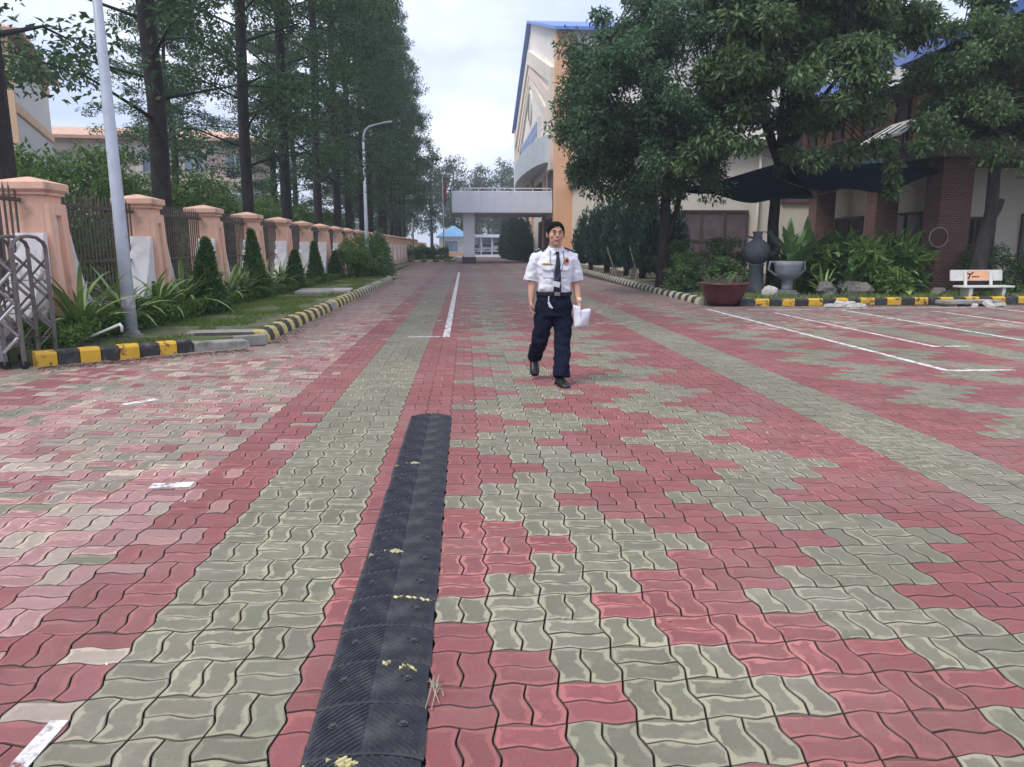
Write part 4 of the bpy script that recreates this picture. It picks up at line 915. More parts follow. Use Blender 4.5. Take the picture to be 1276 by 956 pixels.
def gband(off, w, mt, proud, name):
    pts = [(off, 8), (off, ZE-1.6-off*.3), (YA-Y0, ZA-1.8-off*.42), (Y1-Y0-off, ZE-1.6-off*.3), (Y1-Y0-off, 8)]
    ins = [(off+w, 8), (off+w, ZE-1.6-off*.3-w*.35), (YA-Y0, ZA-1.8-off*.42-w*.75), (Y1-Y0-off-w, ZE-1.6-off*.3-w*.35), (Y1-Y0-off-w, 8)]
    q = MB(); q.loft([[( -proud, *p), (.03, *p), (.03, *i_), (-proud, *i_)] for p, i_ in zip(pts, ins)]); q.build(name, mt, hall)
gband(2.5, 2.0, K['cream'], .4, 'gable_frame'); gband(6.2, 1.5, mat('pale_pink_plaster', (.78,.62,.53), (.73,.57,.48), 1, rough=.85), .25, 'gable_frame'); gband(9.2, 1.2, K['cream'], .2, 'gable_frame')
m = MB(); m.loft([[(-.2, YA-Y0+1.9*math.cos(t)*f_, 17.2+1.9*math.sin(t)*f_) for t in [2*PI*q/20 for q in range(20)]] for f_ in (1.0, .8)], cap=False); m.loft([[(x, YA-Y0+1.9*math.cos(t), 17.2+1.9*math.sin(t)) for t in [2*PI*q/20 for q in range(20)]] for x in (-.2, .05)], cap=False); m.build('round_vent_rim', K['cream'], hall)
MB().loft([[(x, YA-Y0+1.55*math.cos(t), 17.2+1.55*math.sin(t)) for t in [2*PI*q/20 for q in range(20)]] for x in (-.1, .05)]).build('round_vent', K['greyg'], hall)
m = MB(); rg = []
for q in range(13):
    a = PI*q/12; y = (YA-Y0-5) - 18*math.cos(a); d = .3 + 1.5*math.sin(a); rg.append([(.03, y, 8.7), (-d, y, 8.7), (-d, y, 11.0), (.03, y, 11.3)])
m.loft(rg); m.build('curved_marquee', mat('blue_grey_awning', (.50,.55,.58), (.46,.51,.54), 1, rough=.6), hall)
sg = MB(); sg.b2((-.35, 14, 12.1), (.03, 37, 14.2)); so = sg.build('sign_board', K['white'], hall)
for q in range(11):
    m = MB(); y = 15 + q*2; m.b2((-.45, y, 12.5), (-.36, y+.35, 13.8)); m.b2((-.45, y+.38, 12.5), (-.36, y+1.1, 12.85)); m.b2((-.45, y+.38, 13.5), (-.36, y+1.1, 13.8)); m.build('letter', mat('pale_blue_letters', (.22,.30,.55), rough=.6) if q == 0 else bpy.data.materials['pale_blue_letters'], so)
for q, ya in enumerate([1.6, 4.5, 12, 15.5, 19, 31.5, 35, 38.5]):
    window(hall, (ya, 6.6 if ya < 12 else .2 if ya in (4.5,) else 3.4), (ya+2.4, 7.8), 'x', 2, 1, K['glassm'], K['frame'], .12, .1) if False else window(hall, (ya, 5.9, 0.02), (ya+2.4, 8.6 if ya < 9 else 7.8), 'x', 2, 1, K['glassm'], K['frame'], .14, .1)
for ya in (4.2, 8.0, 13):
    window(hall, (ya, .1, .02), (ya+2.8, 3.9), 'x', 2, 1, K['glass'], K['frame'], .14, .1, 'glass_door')
# porch
po = thing('entrance_porch', 'grey lavender flat roofed entrance porch reaching over the road from the hall', 'porch', (-1.1, 67, 0))
m = MB(); m.b2((0, 0, 4.35), (8.72, 10, 6.2)); m.build('canopy', K['mauve'], po, bevel=.05)
for k in range(1, 7): MB().b2((k*1.25-.012, -.006, 4.37), (k*1.25+.012, .004, 6.18)).build('panel_seam', K['greyg'], po)
for x, y in ((.95, .9), (.95, 9.0)):
    c_ = MB().b2((x, y, .55), (x+1.0, y+.9, 4.36)).build('column', K['mauve'], po, bevel=.03); MB().b2((x-.12, y-.12, 0), (x+1.12, y+1.02, .56)).build('column_plinth', K['plinth'], c_, bevel=.02)
m = MB(); m.b2((.7, .4, 6.42), (8.6, .48, 6.5)); [m.b2((.7+k*1.58, .41, 6.2), (.77+k*1.58, .47, 6.43)) for k in range(6)]; m.build('railing', K['white'], po)
MB().b2((.5, .8, 6.2), (8.5, 9.5, 6.28)).build('roof_edge', K['plinth'], po)
# low wing with the brown window
wg = thing('office_wing', 'cream single storey wing with a brown framed window behind the trees', 'building', (8.9, 38, 0))
m = MB(); m.b2((0, 0, 0), (16, 25.9, 6.3)); m.build('wall', K['cream'], wg)
MB().b2((-.35, -.5, 6.31), (16.3, 25.9, 6.6)).build('roof_slab', K['slab'], wg)
window(wg, (1.75, .35, 0), (5.25, 3.2), 'y', 3, 2, K['glassm'], K['frame'], .1, .1); window(wg, (8.6, .1, 0), (11.5, 2.9), 'y', 2, 1, K['glass'], K['frame'], .1, .1); window(wg, (7.0, 3.6, 0), (12.5, 5.6), 'y', 4, 1, K['glassm'], K['frame'], .1, .1)
MB().b2((.6, -.12, 0), (1.0, .01, 6.3)).build('pilaster', K['hallw'], wg, bevel=.02); MB().tube([(5.75, -.1, .2), (5.75, -.1, 6.2)], .07, 8).build('downpipe', K['cream'], wg, smooth=True)
# brick pavilion
pv = thing('brick_pavilion', 'two storey pavilion with red brick columns, blue roof and orange wooden upper panels', 'pavilion', (14.3, 22.5, 0))
for (x, y, sx, sy) in [(0, 0, 1.0, .8), (0, 3.6, .8, .7), (0, 8.2, .8, .7), (4.2, 0, .9, .8), (8.5, 0, .9, .8)]:
    c_ = MB().b2((x, y, 0), (x+sx, y+sy, 4.05)).build('brick_column', K['brickw'], pv, bevel=.01, seg=1); MB().b2((x-.06, y-.06, 0), (x+sx+.06, y+sy+.06, .3)).build('column_foot', K['brickw'], c_)
MB().b2((-.5, -.5, 4.05), (12, 12, 4.5)).build('floor_slab', K['slab'], pv, bevel=.02)
m = MB(); m.b2((1.6, 2.6, 0), (12, 12, 4.04)); m.build('ground_floor_wall', K['cream'], pv)
window(pv, (4.6, .1, 2.6), (6.2, 2.5), 'y', 2, 1, K['glass'], K['frame'], .09, .09, 'door'); window(pv, (2.2, .6, 2.6), (3.6, 2.4), 'y', 2, 2, K['glass'], K['frame'], .08, .08); window(pv, (3.4, .1, 1.6), (5.4, 2.6), 'x', 2, 1, K['glass'], K['frame'], .09, .09, 'door'); window(pv, (7.4, .1, 1.6), (9.6, 2.6), 'x', 2, 1, K['glass'], K['frame'], .09, .09, 'door')
MB().b2((.6, .5, 4.5), (12, 12, 6.95)).build('upper_wall', K['slab'], pv)
for k in range(9):
    x = .75 + k*.62; f_ = MB().b2((x, .40, 4.75), (x+.46, .495, 6.2)).build('wood_panel', K['wood'], pv)
    if k % 3 == 1: MB().b2((x+.1, .37, 5.0), (x+.36, .398, 5.9)).build('pane', K['glassb'], f_)
for k in range(14):
    y = .8 + k*.75; MB().b2((.50, y, 4.75), (.595, y+.5, 6.3)).build('wood_panel', K['wood'] if k % 3 else K['frame'], pv)
m = MB(); m.b2((-.2, 1.0, 4.5), (-.15, 11, 4.56)); m.b2((-.2, 1.0, 5.35), (-.15, 11, 5.41)); [m.b2((-.2, 1.0+k*.5, 4.5), (-.16, 1.03+k*.5, 5.4)) for k in range(20)]; m.build('balcony_rail', K['frame'], pv)
m = MB(); m.loft([[(-.9, -.9, 6.95), (-.9, 12.5, 6.95), (-.9, 12.5, 7.3), (-.9, -.9, 7.3)], [(5, -.9, 9.6), (5, 12.5, 9.6), (5, 12.5, 9.9), (5, -.9, 9.9)], [(13, -.9, 6.95), (13, 12.5, 6.95), (13, 12.5, 7.3), (13, -.9, 7.3)]]); m.build('roof', K['blueroof'], pv)
MB().b2((-.96, -.96, 6.9), (-.903, 12.5, 7.32)).build('fascia', mat('blue_fascia', (.22,.32,.70), rough=.5), pv)
m = MB(); m.loft([[(-1.3, .2, 4.72), (-1.3, 2.6, 4.72), (-1.3, 2.6, 4.76), (-1.3, .2, 4.76)], [(-.25, .2, 5.35), (-.25, 2.6, 5.35), (-.25, 2.6, 5.39), (-.25, .2, 5.39)]]); aw = m.build('awning_sheet', K['white'], pv)
for k in range(4): MB().box((-.78, .6+k*.55, 5.08), (.75, .18, .01), mat=Matrix.Rotation(-.54, 3, 'Y')).build('awning_slot', K['plinth'], aw)
t = thing('round_mesh_disc', 'dark round mesh disc with a pale rim hung on the red brick column', 'disc', (14.28, 22.38, 1.72)); MB().tube([(.29*math.cos(q*PI/12), 0, .29*math.sin(q*PI/12)) for q in range(25)], .018, 6).build('rim', K['conc'], t); MB().loft([[(.28*math.cos(q*PI/12), y, .28*math.sin(q*PI/12)) for q in range(24)] for y in (-.005, .02)]).build('mesh_face', mat('rusty_mesh', (.06,.03,.028), (.1,.05,.04), 60, rough=.9), t)

# blocks of flats across the street
def flats(label, loc, rz, wd, dp, fl, cols, mats, roofm, hip=2.0):
    t = thing('apartment_block', label, 'building', loc, rz); H = fl*3.3
    MB().b2((-wd, 0, 0), (0, dp, H)).build('wall', mats[0], t)
    for k in range(1, fl+1): MB().b2((-wd-.02, -.14, k*3.3-.9), (.14, -.003, k*3.3-.35)).build('floor_band', mats[1], t); MB().b2((.003, .02, k*3.3-.9), (.12, dp, k*3.3-.35)).build('floor_band', mats[1], t)
    for k in (0, .33, .66): MB().b2((-wd*k-.5, -.25, 0), (-wd*k+.02, -.004, H-.01)).build('pilaster', mats[1], t)
    for f_ in range(fl):
        for c_ in range(cols):
            x = -wd + (c_+.35)*wd/cols; window(t, (x, f_*3.3+.8, 0), (x+wd/cols*.45, f_*3.3+2.35), 'y', 2, 1, K['glassb'], K['white'], .1, .1)
    m = MB(); m.loft([[(-wd-.8,-.8,H),(.8,-.8,H),(.8,dp+.8,H),(-wd-.8,dp+.8,H)], [(-wd-.8,-.8,H+.25),(.8,-.8,H+.25),(.8,dp+.8,H+.25),(-wd-.8,dp+.8,H+.25)], [(-wd+hip*2,dp*.4,H+hip),(-hip*2,dp*.4,H+hip),(-hip*2,dp*.6,H+hip),(-wd+hip*2,dp*.6,H+hip)]]); m.build('roof', roofm, t)
    return t
tile = mat('brown_orange_tiles', (.58,.38,.28), (.5,.32,.23), 1.5, rough=.85)
flats('white and orange apartment block at the far left behind the first trunk', (-25.6, 47, 0), .35, 24, 14, 4, 7, (K['white'], mat('pale_orange_band', (.78,.52,.32), (.74,.48,.29), 1, rough=.85)), tile, 2.4)
flats('lower cream and peach building behind the shrubs on the left', (-17.5, 66, 0), .1, 26, 12, 3, 8, (mat('pale_pink_wall', (.78,.62,.55), (.72,.56,.5), 1, rough=.85), K['hallw']), tile, 1.6)

# guard house, carport and vehicles at the end of the drive
gh = thing('guard_house', 'small cream guard house with a blue pyramid roof at the end of the lawn', 'guard house', (-4.2, 126, 0))
MB().b2((0, 0, 0), (4.6, 4.2, 3.0)).build('wall', K['cream'], gh)
MB().loft([[(-.5,-.5,2.95),(5.1,-.5,2.95),(5.1,4.7,2.95),(-.5,4.7,2.95)], [(-.5,-.5,3.15),(5.1,-.5,3.15),(5.1,4.7,3.15),(-.5,4.7,3.15)], [(2.1,2.0,4.9),(2.5,2.0,4.9),(2.5,2.2,4.9),(2.1,2.2,4.9)]]).build('roof', mat('pale_blue_roof', (.16,.33,.55), (.2,.38,.6), 2, rough=.6), gh)
window(gh, (1.0, .9, 0), (2.9, 2.3), 'y', 2, 1, K['glassb'], K['blueroof'], .12, .12); MB().b2((-.02,-.05,0),(4.62,-.003,.5)).build('base_band', K['orange'], gh); MB().b2((3.2,-.04,.5),(4.1,-.004,2.4)).build('door', K['greyg'], gh)
cp = thing('vehicle_shelter', 'long open shelter with a pale flat roof over the parked vehicles', 'shelter', (1.0, 150, 0))
MB().b2((-.8, -.5, 3.3), (14, 7, 3.85)).build('roof', K['mauve'], cp)
for x in (-.2, 2.0, 4.1, 6.4, 9, 12): MB().b2((x, 0, 0), (x+.28, .28, 3.32)).build('post', K['galv'], cp)
MB().b2((-.8, 6.6, 0), (14, 6.9, 3.3)).build('back_wall', K['mauve'], cp)
def vehicle(label, x, y, w, h, l, hood, group='vehicles under the far shelter', rz=0, paint=None):
    t = thing('parked_van', label, 'van', (x, y, 0), rz, group); b = MB(); paint = paint or K['vanp']
    pr = [(0, .35), (0, .35 + h*.33), (hood*.6, .35 + h*.42), (hood, h*.62), (hood+.55, h*.97), (l*.5, h), (l-.1, h*.98), (l, h*.8), (l, .35)]
    b.loft([[(s_*w/2*(1 if q < .6 else .9), yy, zz) for yy, zz in pr] for s_, q in ((-1, 0), (1, 0))]); body = b.build('body', paint, t, bevel=.07)
    MB().loft([[(-w*.43, hood+.02, h*.64), (w*.43, hood+.02, h*.64), (w*.43, hood+.10, h*.66), (-w*.43, hood+.10, h*.66)], [(-w*.40, hood+.45, h*.93), (w*.40, hood+.45, h*.93), (w*.40, hood+.55, h*.93), (-w*.40, hood+.55, h*.93)]]).build('windscreen', K['glass'], t)
    for s_ in (-1, 1):
        MB().b2((s_*w/2-.01*s_, hood+.9, h*.62), (s_*(w/2+.015), l-.4, h*.88)).build('side_window', K['glass'], t)
        MB().ell((s_*w*.37, .0, .35+h*.25), (.16, .06, .11), 10, 6).build('headlight', K['glassb'], t); MB().box((s_*(w/2+.12), hood+.2, h*.66), (.12, .1, .22)).build('mirror', K['dark'], t, bevel=.02)
        for yy in (.75, l-.8):
            q = MB(); q.tube([(s_*(w/2-.22), yy, .34), (s_*(w/2+.005), yy, .34)], .34, 16); wv = q.build('wheel', K['dark'], t); MB().tube([(s_*(w/2), yy, .34), (s_*(w/2+.02), yy, .34)], .19, 12).build('rim', K['galv'], wv)
    MB().b2((-w*.46, -.07, .28), (w*.46, .05, .52)).build('bumper', K['dark'], t, bevel=.03); MB().b2((-w*.24, -.03, .35+h*.18), (w*.24, .02, .35+h*.29)).build('grille', K['dark'], t)
    return t
vehicle('white vehicle half hidden by the porch column under the far shelter', 2.0, 151, 1.9, 2.0, 4.6, .9)
vehicle('white van in the middle bay of the far shelter', 4.1+.2, 151, 1.95, 2.25, 5.0, .5)
vehicle('taller white minibus in the right bay of the far shelter', 6.3+.2, 151, 2.1, 2.6, 6.0, .25)
vehicle('pale yellow banded minibus parked in the street seen through the fence bars', -12.8, 22, 2.0, 2.3, 5.5, .3, group=None, paint=mat('pale_yellow_paint', (.62,.52,.22), (.7,.68,.6), 1.2, rough=.35))

# ---------------------------------------------------------------- right bed furniture
def netsail(name, label, corners, sag, m_, nx=14):
    t = thing(name, label, 'shade net'); A, B, Cc, D = [Vector(c) for c in corners]; V, F = [], []
    for i in range(nx+1):
        for j in range(nx+1):
            u, v = i/nx, j/nx; p = A.lerp(B, u).lerp(D.lerp(Cc, u), v); s_ = 16*u*(1-u)*v*(1-v)
            ed = (1-abs(2*u-1)**2)*(.35 if v in (0,1) else 0) + (1-abs(2*v-1)**2)*(.35 if u in (0,1) else 0)
            V.append(p - Vector((0,0,1))*(sag*(s_ + .6*ed) + .05*math.sin(u*9+v*5)))
    for i in range(nx):
        for j in range(nx): a = i*(nx+1)+j; F.append((a, a+1, a+nx+2, a+nx+1))
    q = MB(); q.add(V, F); o = q.build('net_cloth', m_, t, smooth=True); s_ = o.modifiers.new('thickness', 'SOLIDIFY'); s_.thickness = .012
    [MB().tube([c, c + (c - (A+B+Cc+D)/4).normalized()*.8 + Vector((0,0,.3))], .012, 5).build('tie_rope', K['bar'], t) for c in (A, B, Cc, D)]
netsail('shade_net', 'large dark navy shade net stretched left from the olive green tree', [(6.95, 25.2, 3.32), (8.5, 22.2, 2.72), (9.95, 21.5, 2.85), (10.2, 24.2, 4.05)], .12, K['net'])
netsail('shade_net', 'second dark navy shade net sagging between the olive tree and the brick pavilion', [(9.6, 21.6, 3.1), (12.5, 22.0, 3.05), (14.6, 22.9, 3.8), (10.3, 24.3, 4.25)], .22, K['net'])
netsail('shade_net', 'teal strip of shade net lying along the back of the dark one', [(10.35, 24.4, 4.05), (14.5, 23.1, 3.78), (14.6, 23.5, 4.0), (10.5, 25.0, 4.5)], .08, K['teal'])
# oxblood bowl planter with a nearly dead plant
t = thing('bowl_planter', 'wide oxblood ceramic bowl planter standing on the paving corner', 'planter', (6.42, 18.55, 0))
MB().lathe([(.30, 0), (.38, .03), (.42, .10), (.50, .28), (.56, .44), (.575, .50), (.66, .52), (.665, .56), (.60, .565), (.555, .53), (.50, .50)], 32).build('bowl', K['red_cer'], t, smooth=True)
MB().lathe([(.53, .49), (.3, .51), (.02, .52)], 20).build('potting_soil', K['soil'], t)
t = thing('potted_dry_plant', 'sparse dry plant with a few leaves growing in the oxblood bowl', 'plant', (6.42, 18.55, .5)); r = random.Random(6); m = MB()
for k in range(26):
    a, x0 = r.uniform(0, 6.28), r.uniform(0, .4); p = Vector((x0*math.cos(a), x0*math.sin(a), 0)); e = p + Vector((math.cos(a)*.22, math.sin(a)*.22, r.uniform(.12, .36))); m.tube([p, p.lerp(e, .5) + Vector((r.uniform(-.05,.05), 0, .06)), e], [.008, .006, .003], 4)
m.build('dry_stems', K['twig'], t); put('foliage', leaf_mesh('foliage', [(r.uniform(-.4,.4), r.uniform(-.4,.4), r.uniform(.08,.25)) for k in range(16)], [.12]*16, 9, .09, .035, K['leafB'], 12, droop=.6), t)
# goblet planter
def handle(m, x, z0, z1, out, r_=.03):
    m.tube([(x, 0, z1), (x*1.0 + out*.8*(1 if x > 0 else -1), 0, z1+.03), (x + out*(1 if x > 0 else -1), 0, (z0+z1)/2), (x*.8 + out*.35*(1 if x > 0 else -1), 0, z0+.02), (x*.6, 0, z0)], r_, 8)
t = thing('goblet_planter', 'grey stone goblet planter with curled handles on a square foot', 'planter', (8.98, 20.75, .12))
MB().lathe([(.17, .12), (.145, .2), (.15, .40), (.19, .44), (.30, .50), (.345, .62), (.375, .80), (.385, .93), (.36, .93), (.33, .84), (.1, .82)], 24).build('bowl', K['grey_cer'], t, smooth=True)
MB().b2((-.27,-.27,0), (.27,.27,.06)).b2((-.20,-.20,.06), (.20,.20,.125)).build('foot', K['grey_cer'], t, bevel=.01); m = MB(); handle(m, -.36, .52, .88, .20); handle(m, .36, .52, .88, .12); m.build('handle', K['grey_cer'], t, smooth=True)
# big ewer on a pedestal
t = thing('stone_ewer', 'large grey stone ewer with spout and looped handle on a pedestal by the bowl planter', 'statue', (8.55, 22.0, .1))
MB().lathe([(.34, 0), (.34, .1), (.27, .14), (.235, .5), (.22, .9), (.26, .96)], 20).build('pedestal', K['ewer'], t, smooth=True)
MB().lathe([(.15, .95), (.25, 1.0), (.38, 1.18), (.42, 1.38), (.38, 1.55), (.26, 1.68), (.15, 1.76), (.13, 1.9), (.17, 2.02), (.15, 2.02), (.1, 1.9)], 24).build('jug', K['ewer'], t, smooth=True)
m = MB(); m.tube([(-.12,0,1.8), (-.3,0,1.86), (-.46,0,1.72), (-.47,0,1.5), (-.36,0,1.3)], [.035,.04,.045,.04,.035], 8); m.build('handle', K['ewer'], t, smooth=True); t.scale = (.95, .95, .88)
MB().tube([(.3,0,1.25), (.52,-.05,1.3), (.66,-.06,1.42), (.6,-.06,1.62), (.42,-.05,1.85), (.36,-.05,2.05)], [.12,.09,.07,.06,.05,.05], 10).build('spout', K['ewer'], t, smooth=True)
# white bench with an orange panel
t = thing('park_bench', 'white concrete bench with an orange panel and a small black emblem on its backrest', 'bench', (13.8, 19.6, .06), .05); t.scale = (1.03, 1, .77)
MB().b2((-.72,-.34,.40), (.72,.08,.47)).build('seat', K['white'], t, bevel=.015)
bk = MB().box((0, .20, .80), (1.46, .06, .38), mat=Matrix.Rotation(-.12, 3, 'X')).build('backrest', K['white'], t, bevel=.012)
R12 = Matrix.Rotation(-.12, 3, 'X')
MB().box((0, .163, .80), (.62, .012, .34), mat=R12).build('orange_panel', mat('orange_print', (.78,.42,.24), (.72,.36,.2), 3, rough=.6), bk)
m = MB()
for a, b in (((-.30,.10),(-.20,.02)), ((-.12,.11),(-.20,.02)), ((-.20,.03),(-.25,-.12))):
    d = Vector((b[0]-a[0], 0, b[1]-a[1])); m.box(R12 @ Vector(((a[0]+b[0])/2, -.045, (a[1]+b[1])/2)) + Vector((0,.20,.80)), (d.length+.02, .008, .035), mat=R12 @ Matrix.Rotation(-math.atan2(d.z, d.x), 3, 'Y'))
m.box(R12 @ Vector((-.26,-.045,.06)) + Vector((0,.20,.80)), (.09, .008, .02), mat=R12)
for k in range(5): m.box(R12 @ Vector((-.13+k*.042,-.045,-.045)) + Vector((0,.20,.80)), (.028, .008, .035 if k % 2 else .045), mat=R12)
m.build('black_emblem', K['dark'], bk)
for x in (-.36, .36): MB().box((x, .105, .66), (.07, .05, .62), mat=R12).build('back_post', K['white'], t, bevel=.008)
for x in (-.46, .46): MB().b2((x-.05,-.30,0), (x+.05,.05,.402)).build('leg', K['white'], t, bevel=.01)
# rocks and rubble
def rock(name, label, loc, s_, m_, cat='rock', group=None, seed=0):
    q = MB(); q.ell((0,0,0), (1,1,1), 14, 9); q.v = [tuple(Vector(p)*(1 + .38*noise.noise(Vector(p)*1.6 + Vector((seed*3.3,0,0))) + .15*noise.noise(Vector(p)*4 + Vector((seed,0,0))))) for p in q.v]
    o = q.build(name, m_, None, (loc[0], loc[1], loc[2])); o.scale = s_; o.rotation_euler[2] = seed; return tag(o, label, cat, group)
rock('garden_rock', 'rounded grey brown rock right of the goblet planter foot', (9.75, 20.0, .22), (.32, .25, .27), K['rock'], seed=1)
rock('garden_rock', 'broad flat rock under the tall leafy plants', (10.7, 20.5, .2), (.62, .35, .32), K['rock'], seed=2)
rock('garden_rock', 'small pale rock left of the goblet planter', (8.15, 19.9, .22), (.2, .17, .2), K['rubble'], seed=3)
rock('garden_rock', 'low rock behind the kerb left of the bench', (12.9, 20.0, .18), (.35, .22, .16), K['rock'], seed=4)
rock('garden_rock', 'pale boulder at the right end of the kerb', (16.3, 19.9, .2), (.5, .35, .28), K['rubble'], seed=5)
for k, (x, y, lab) in enumerate([(9.2, 17.75, 'pile of broken pale concrete on the paving below the goblet planter'), (12.8, 17.9, 'scattered broken slabs on the paving in front of the bench')]):
    t = thing('rubble_pile', lab, 'rubble', (x, y, 0)); r = random.Random(k+2)
    for q in range(16 if k == 0 else 11):
        a = r.uniform(0, 6.28); d = r.random() * (.45 if k == 0 else .8); s_ = r.uniform(.06, .16)
        MB().box((math.cos(a)*d, math.sin(a)*d*.5, s_*.3 + (.05 if d < .2 else 0)), (s_*2, s_*1.3, s_*.7), mat=Matrix.Rotation(r.uniform(-.3,.3), 3, 'X') @ Matrix.Rotation(a, 3, 'Z'), taper=.8).build('chunk', K['rubble'], t, bevel=.012, seg=1)
t = thing('grey_slab', 'weathered grey slab lying across the broken pieces in front of the bench', 'slab', (12.4, 18.0, .0)); MB().box((0, 0, .1), (1.5, .4, .09), rz=.08).build('slab_top', K['conc'], t, bevel=.015); MB().box((-.5, 0, .03), (.25, .3, .06)).build('slab_support', K['rubble'], t)
# ---------------------------------------------------------------- the security guard
def fuse(mb, name, mt, parent, voxel, smooth=6, wr=0, wscale=8, loc=(0,0,0), fac=.5):
    o = mb.build('tmp', mt); rm = o.modifiers.new('r', 'REMESH'); rm.mode = 'VOXEL'; rm.voxel_size = voxel
    sm = o.modifiers.new('s', 'SMOOTH'); sm.iterations = smooth; sm.factor = fac
    dg = bpy.context.evaluated_depsgraph_get(); me = bpy.data.meshes.new_from_object(o.evaluated_get(dg)); old = o.data
    bpy.data.objects.remove(o); bpy.data.meshes.remove(old); me.name = name
    if wr:
        ns = [v.normal.copy() for v in me.vertices]
        for v, n_ in zip(me.vertices, ns):
            p = v.co; v.co = p + n_ * wr * (noise.noise(Vector((p.x*wscale, p.y*wscale, p.z*wscale*1.7))) + .5*noise.noise(Vector((p.x*wscale*2.3, p.y*wscale*2, p.z*wscale*3.1+5))))
    me.materials.clear(); me.materials.append(mt)
    return put(name, me, parent, loc, smooth=True)
man = thing('person', 'smiling man walking in white short sleeved uniform shirt, black tie and navy trousers', 'person', (.915, 7.92, 0), .07); man.scale = (1.05, 1.02, 1.0); man.rotation_euler[1] = .014
def er(c, rx, ry, n=20, p=2.4):
    out = []
    for k in range(n):
        a = 2*PI*k/n; ca, sa = math.cos(a), math.sin(a)
        out.append((c[0] + rx*math.copysign(abs(ca)**(2/p), ca), c[1] + ry*math.copysign(abs(sa)**(2/p), sa), c[2]))
    return out
# body: head, neck, torso core, arms and hands in one surface. -Y is the front; local +X is the man's left
B = MB(); hc = Vector((-.005, -.035, 1.564))
B.ell(hc + Vector((0,.012,.018)), (.081,.094,.098), 20, 14)
B.ell(hc + Vector((0,-.022,-.052)), (.064,.062,.072), 18, 12)          # jaw
B.ell(hc + Vector((0,-.058,-.098)), (.026,.024,.022), 12, 8)           # chin
for s_ in (-1, 1):
    B.ell(hc + Vector((s_*.043,-.060,-.022)), (.027,.018,.026), 10, 8)    # cheek
    B.ell(hc + Vector((s_*.083,.012,-.012)), (.011,.02,.034), 10, 8)      # ear
    B.ell(hc + Vector((s_*.030,-.082,.027)), (.026,.012,.009), 10, 6)     # brow ridge
B.loft([er(hc + Vector((0,-.082,.012)), .009, .012, 10), er(hc + Vector((0,-.100,-.022)), .013, .014, 10), er(hc + Vector((0,-.088,-.036)), .014, .010, 10)])
B.ell(hc + Vector((0,-.080,-.060)), (.027,.012,.009), 10, 6); B.ell(hc + Vector((0,-.078,-.071)), (.022,.012,.008), 10, 6)
B.tube([(0,.02,1.32), (-.002,.008,1.42), (-.004,-.012,1.53)], [.068,.058,.057], 14)
B.loft([er((0,.01,.90), .13, .09), er((0,.01,1.1), .13, .09), er((0,.015,1.3), .15, .085), er((0,.02,1.38), .10, .06)])
def hand(wr, d, side, palmdir, curl, grip=False):
    """wr wrist, d direction to the fingertips, palmdir where the palm faces"""
    wr, d, pd = Vector(wr), Vector(d).normalized(), Vector(palmdir).normalized(); ac = d.cross(pd).normalized() * side
    pd = ac.cross(d).normalized() * (1 if ac.cross(d).dot(pd) > 0 else -1)
    R = [wr + d*.0, wr + d*.03, wr + d*.065, wr + d*.088]
    rings = []
    for q, (w_, th_) in zip(R, ((.026,.021), (.036,.018), (.041,.015), (.038,.012))):
        rings.append([q + ac*w_*math.cos(2*PI*k/12) + pd*th_*math.sin(2*PI*k/12) for k in range(12)])
    B.loft(rings)
    for k, (off, ln) in enumerate(((.029,.066), (.0105,.075), (-.0095,.070), (-.028,.054))):
        b0 = wr + d*.078 + ac*off; a = curl*(1 + .12*k); p1 = b0 + (d*math.cos(a*.5) + pd*math.sin(a*.5))*ln*.45; p2 = p1 + (d*math.cos(a*1.3) + pd*math.sin(a*1.3))*ln*.32; p3 = p2 + (d*math.cos(a*2.0) + pd*math.sin(a*2.0))*ln*.25
        B.tube([b0 - d*.02, b0, p1, p2, p3], [.0085,.0095,.0088,.008,.0065], 8)
    t0 = wr + d*.022 + ac*.027; t1 = t0 + ac*.024 + d*.022 + pd*.012; t2 = t1 + d*.03 + pd*(.016 if not grip else .022) - ac*(.004 if not grip else .012); t3 = t2 + d*.02 + pd*.008 - ac*.006
    B.tube([t0 - ac*.012, t1, t2, t3], [.014,.0125,.0105,.008], 8)
aR = [(-.175,.02,1.33), (-.222,.045,1.09), (-.232,-.005,.875)]; aL = [(.175,.02,1.33), (.222,.055,1.09), (.236,-.075,.86)]
for A in (aR, aL):
    m1 = [A[1][k]*.55 + A[2][k]*.45 for k in range(3)]; B.tube([A[0], A[1], m1, A[2]], [.052,.041,.037,.027], 12)
hand(aR[2], (.02,-.10,-1), 1, (.9,-.3,0), .5); hand(aL[2], (.04,-.12,-1), -1, (-.95,-.25,0), .95, True)
fuse(B, 'body', K['skin'], man, .0050, 8)
# face details
for s_ in (-1, 1):
    e = MB().ell(hc + Vector((s_*.030,-.0805,.010)), (.0115,.006,.0038), 10, 6).build('eye', mat('eye_white', (.34,.30,.28), rough=.4) if s_ < 0 else bpy.data.materials['eye_white'], man, smooth=True)
    MB().ell(hc + Vector((s_*.030,-.0865,.010)), (.0056,.003,.0040), 8, 6).build('iris', K['eye'], e)
    MB().tube([hc + Vector((s_*.014,-.094,.030)), hc + Vector((s_*.032,-.0945,.036)), hc + Vector((s_*.050,-.083,.031))], [.0035,.0045,.002], 6).build('eyebrow', K['hair'], man)
lp = MB().tube([hc + Vector((-.031,-.081,-.052)), hc + Vector((-.014,-.0945,-.063)), hc + Vector((.014,-.0945,-.063)), hc + Vector((.031,-.081,-.052))], [.0025,.0042,.0042,.0025], 6).build('mouth', K['lip'], man)
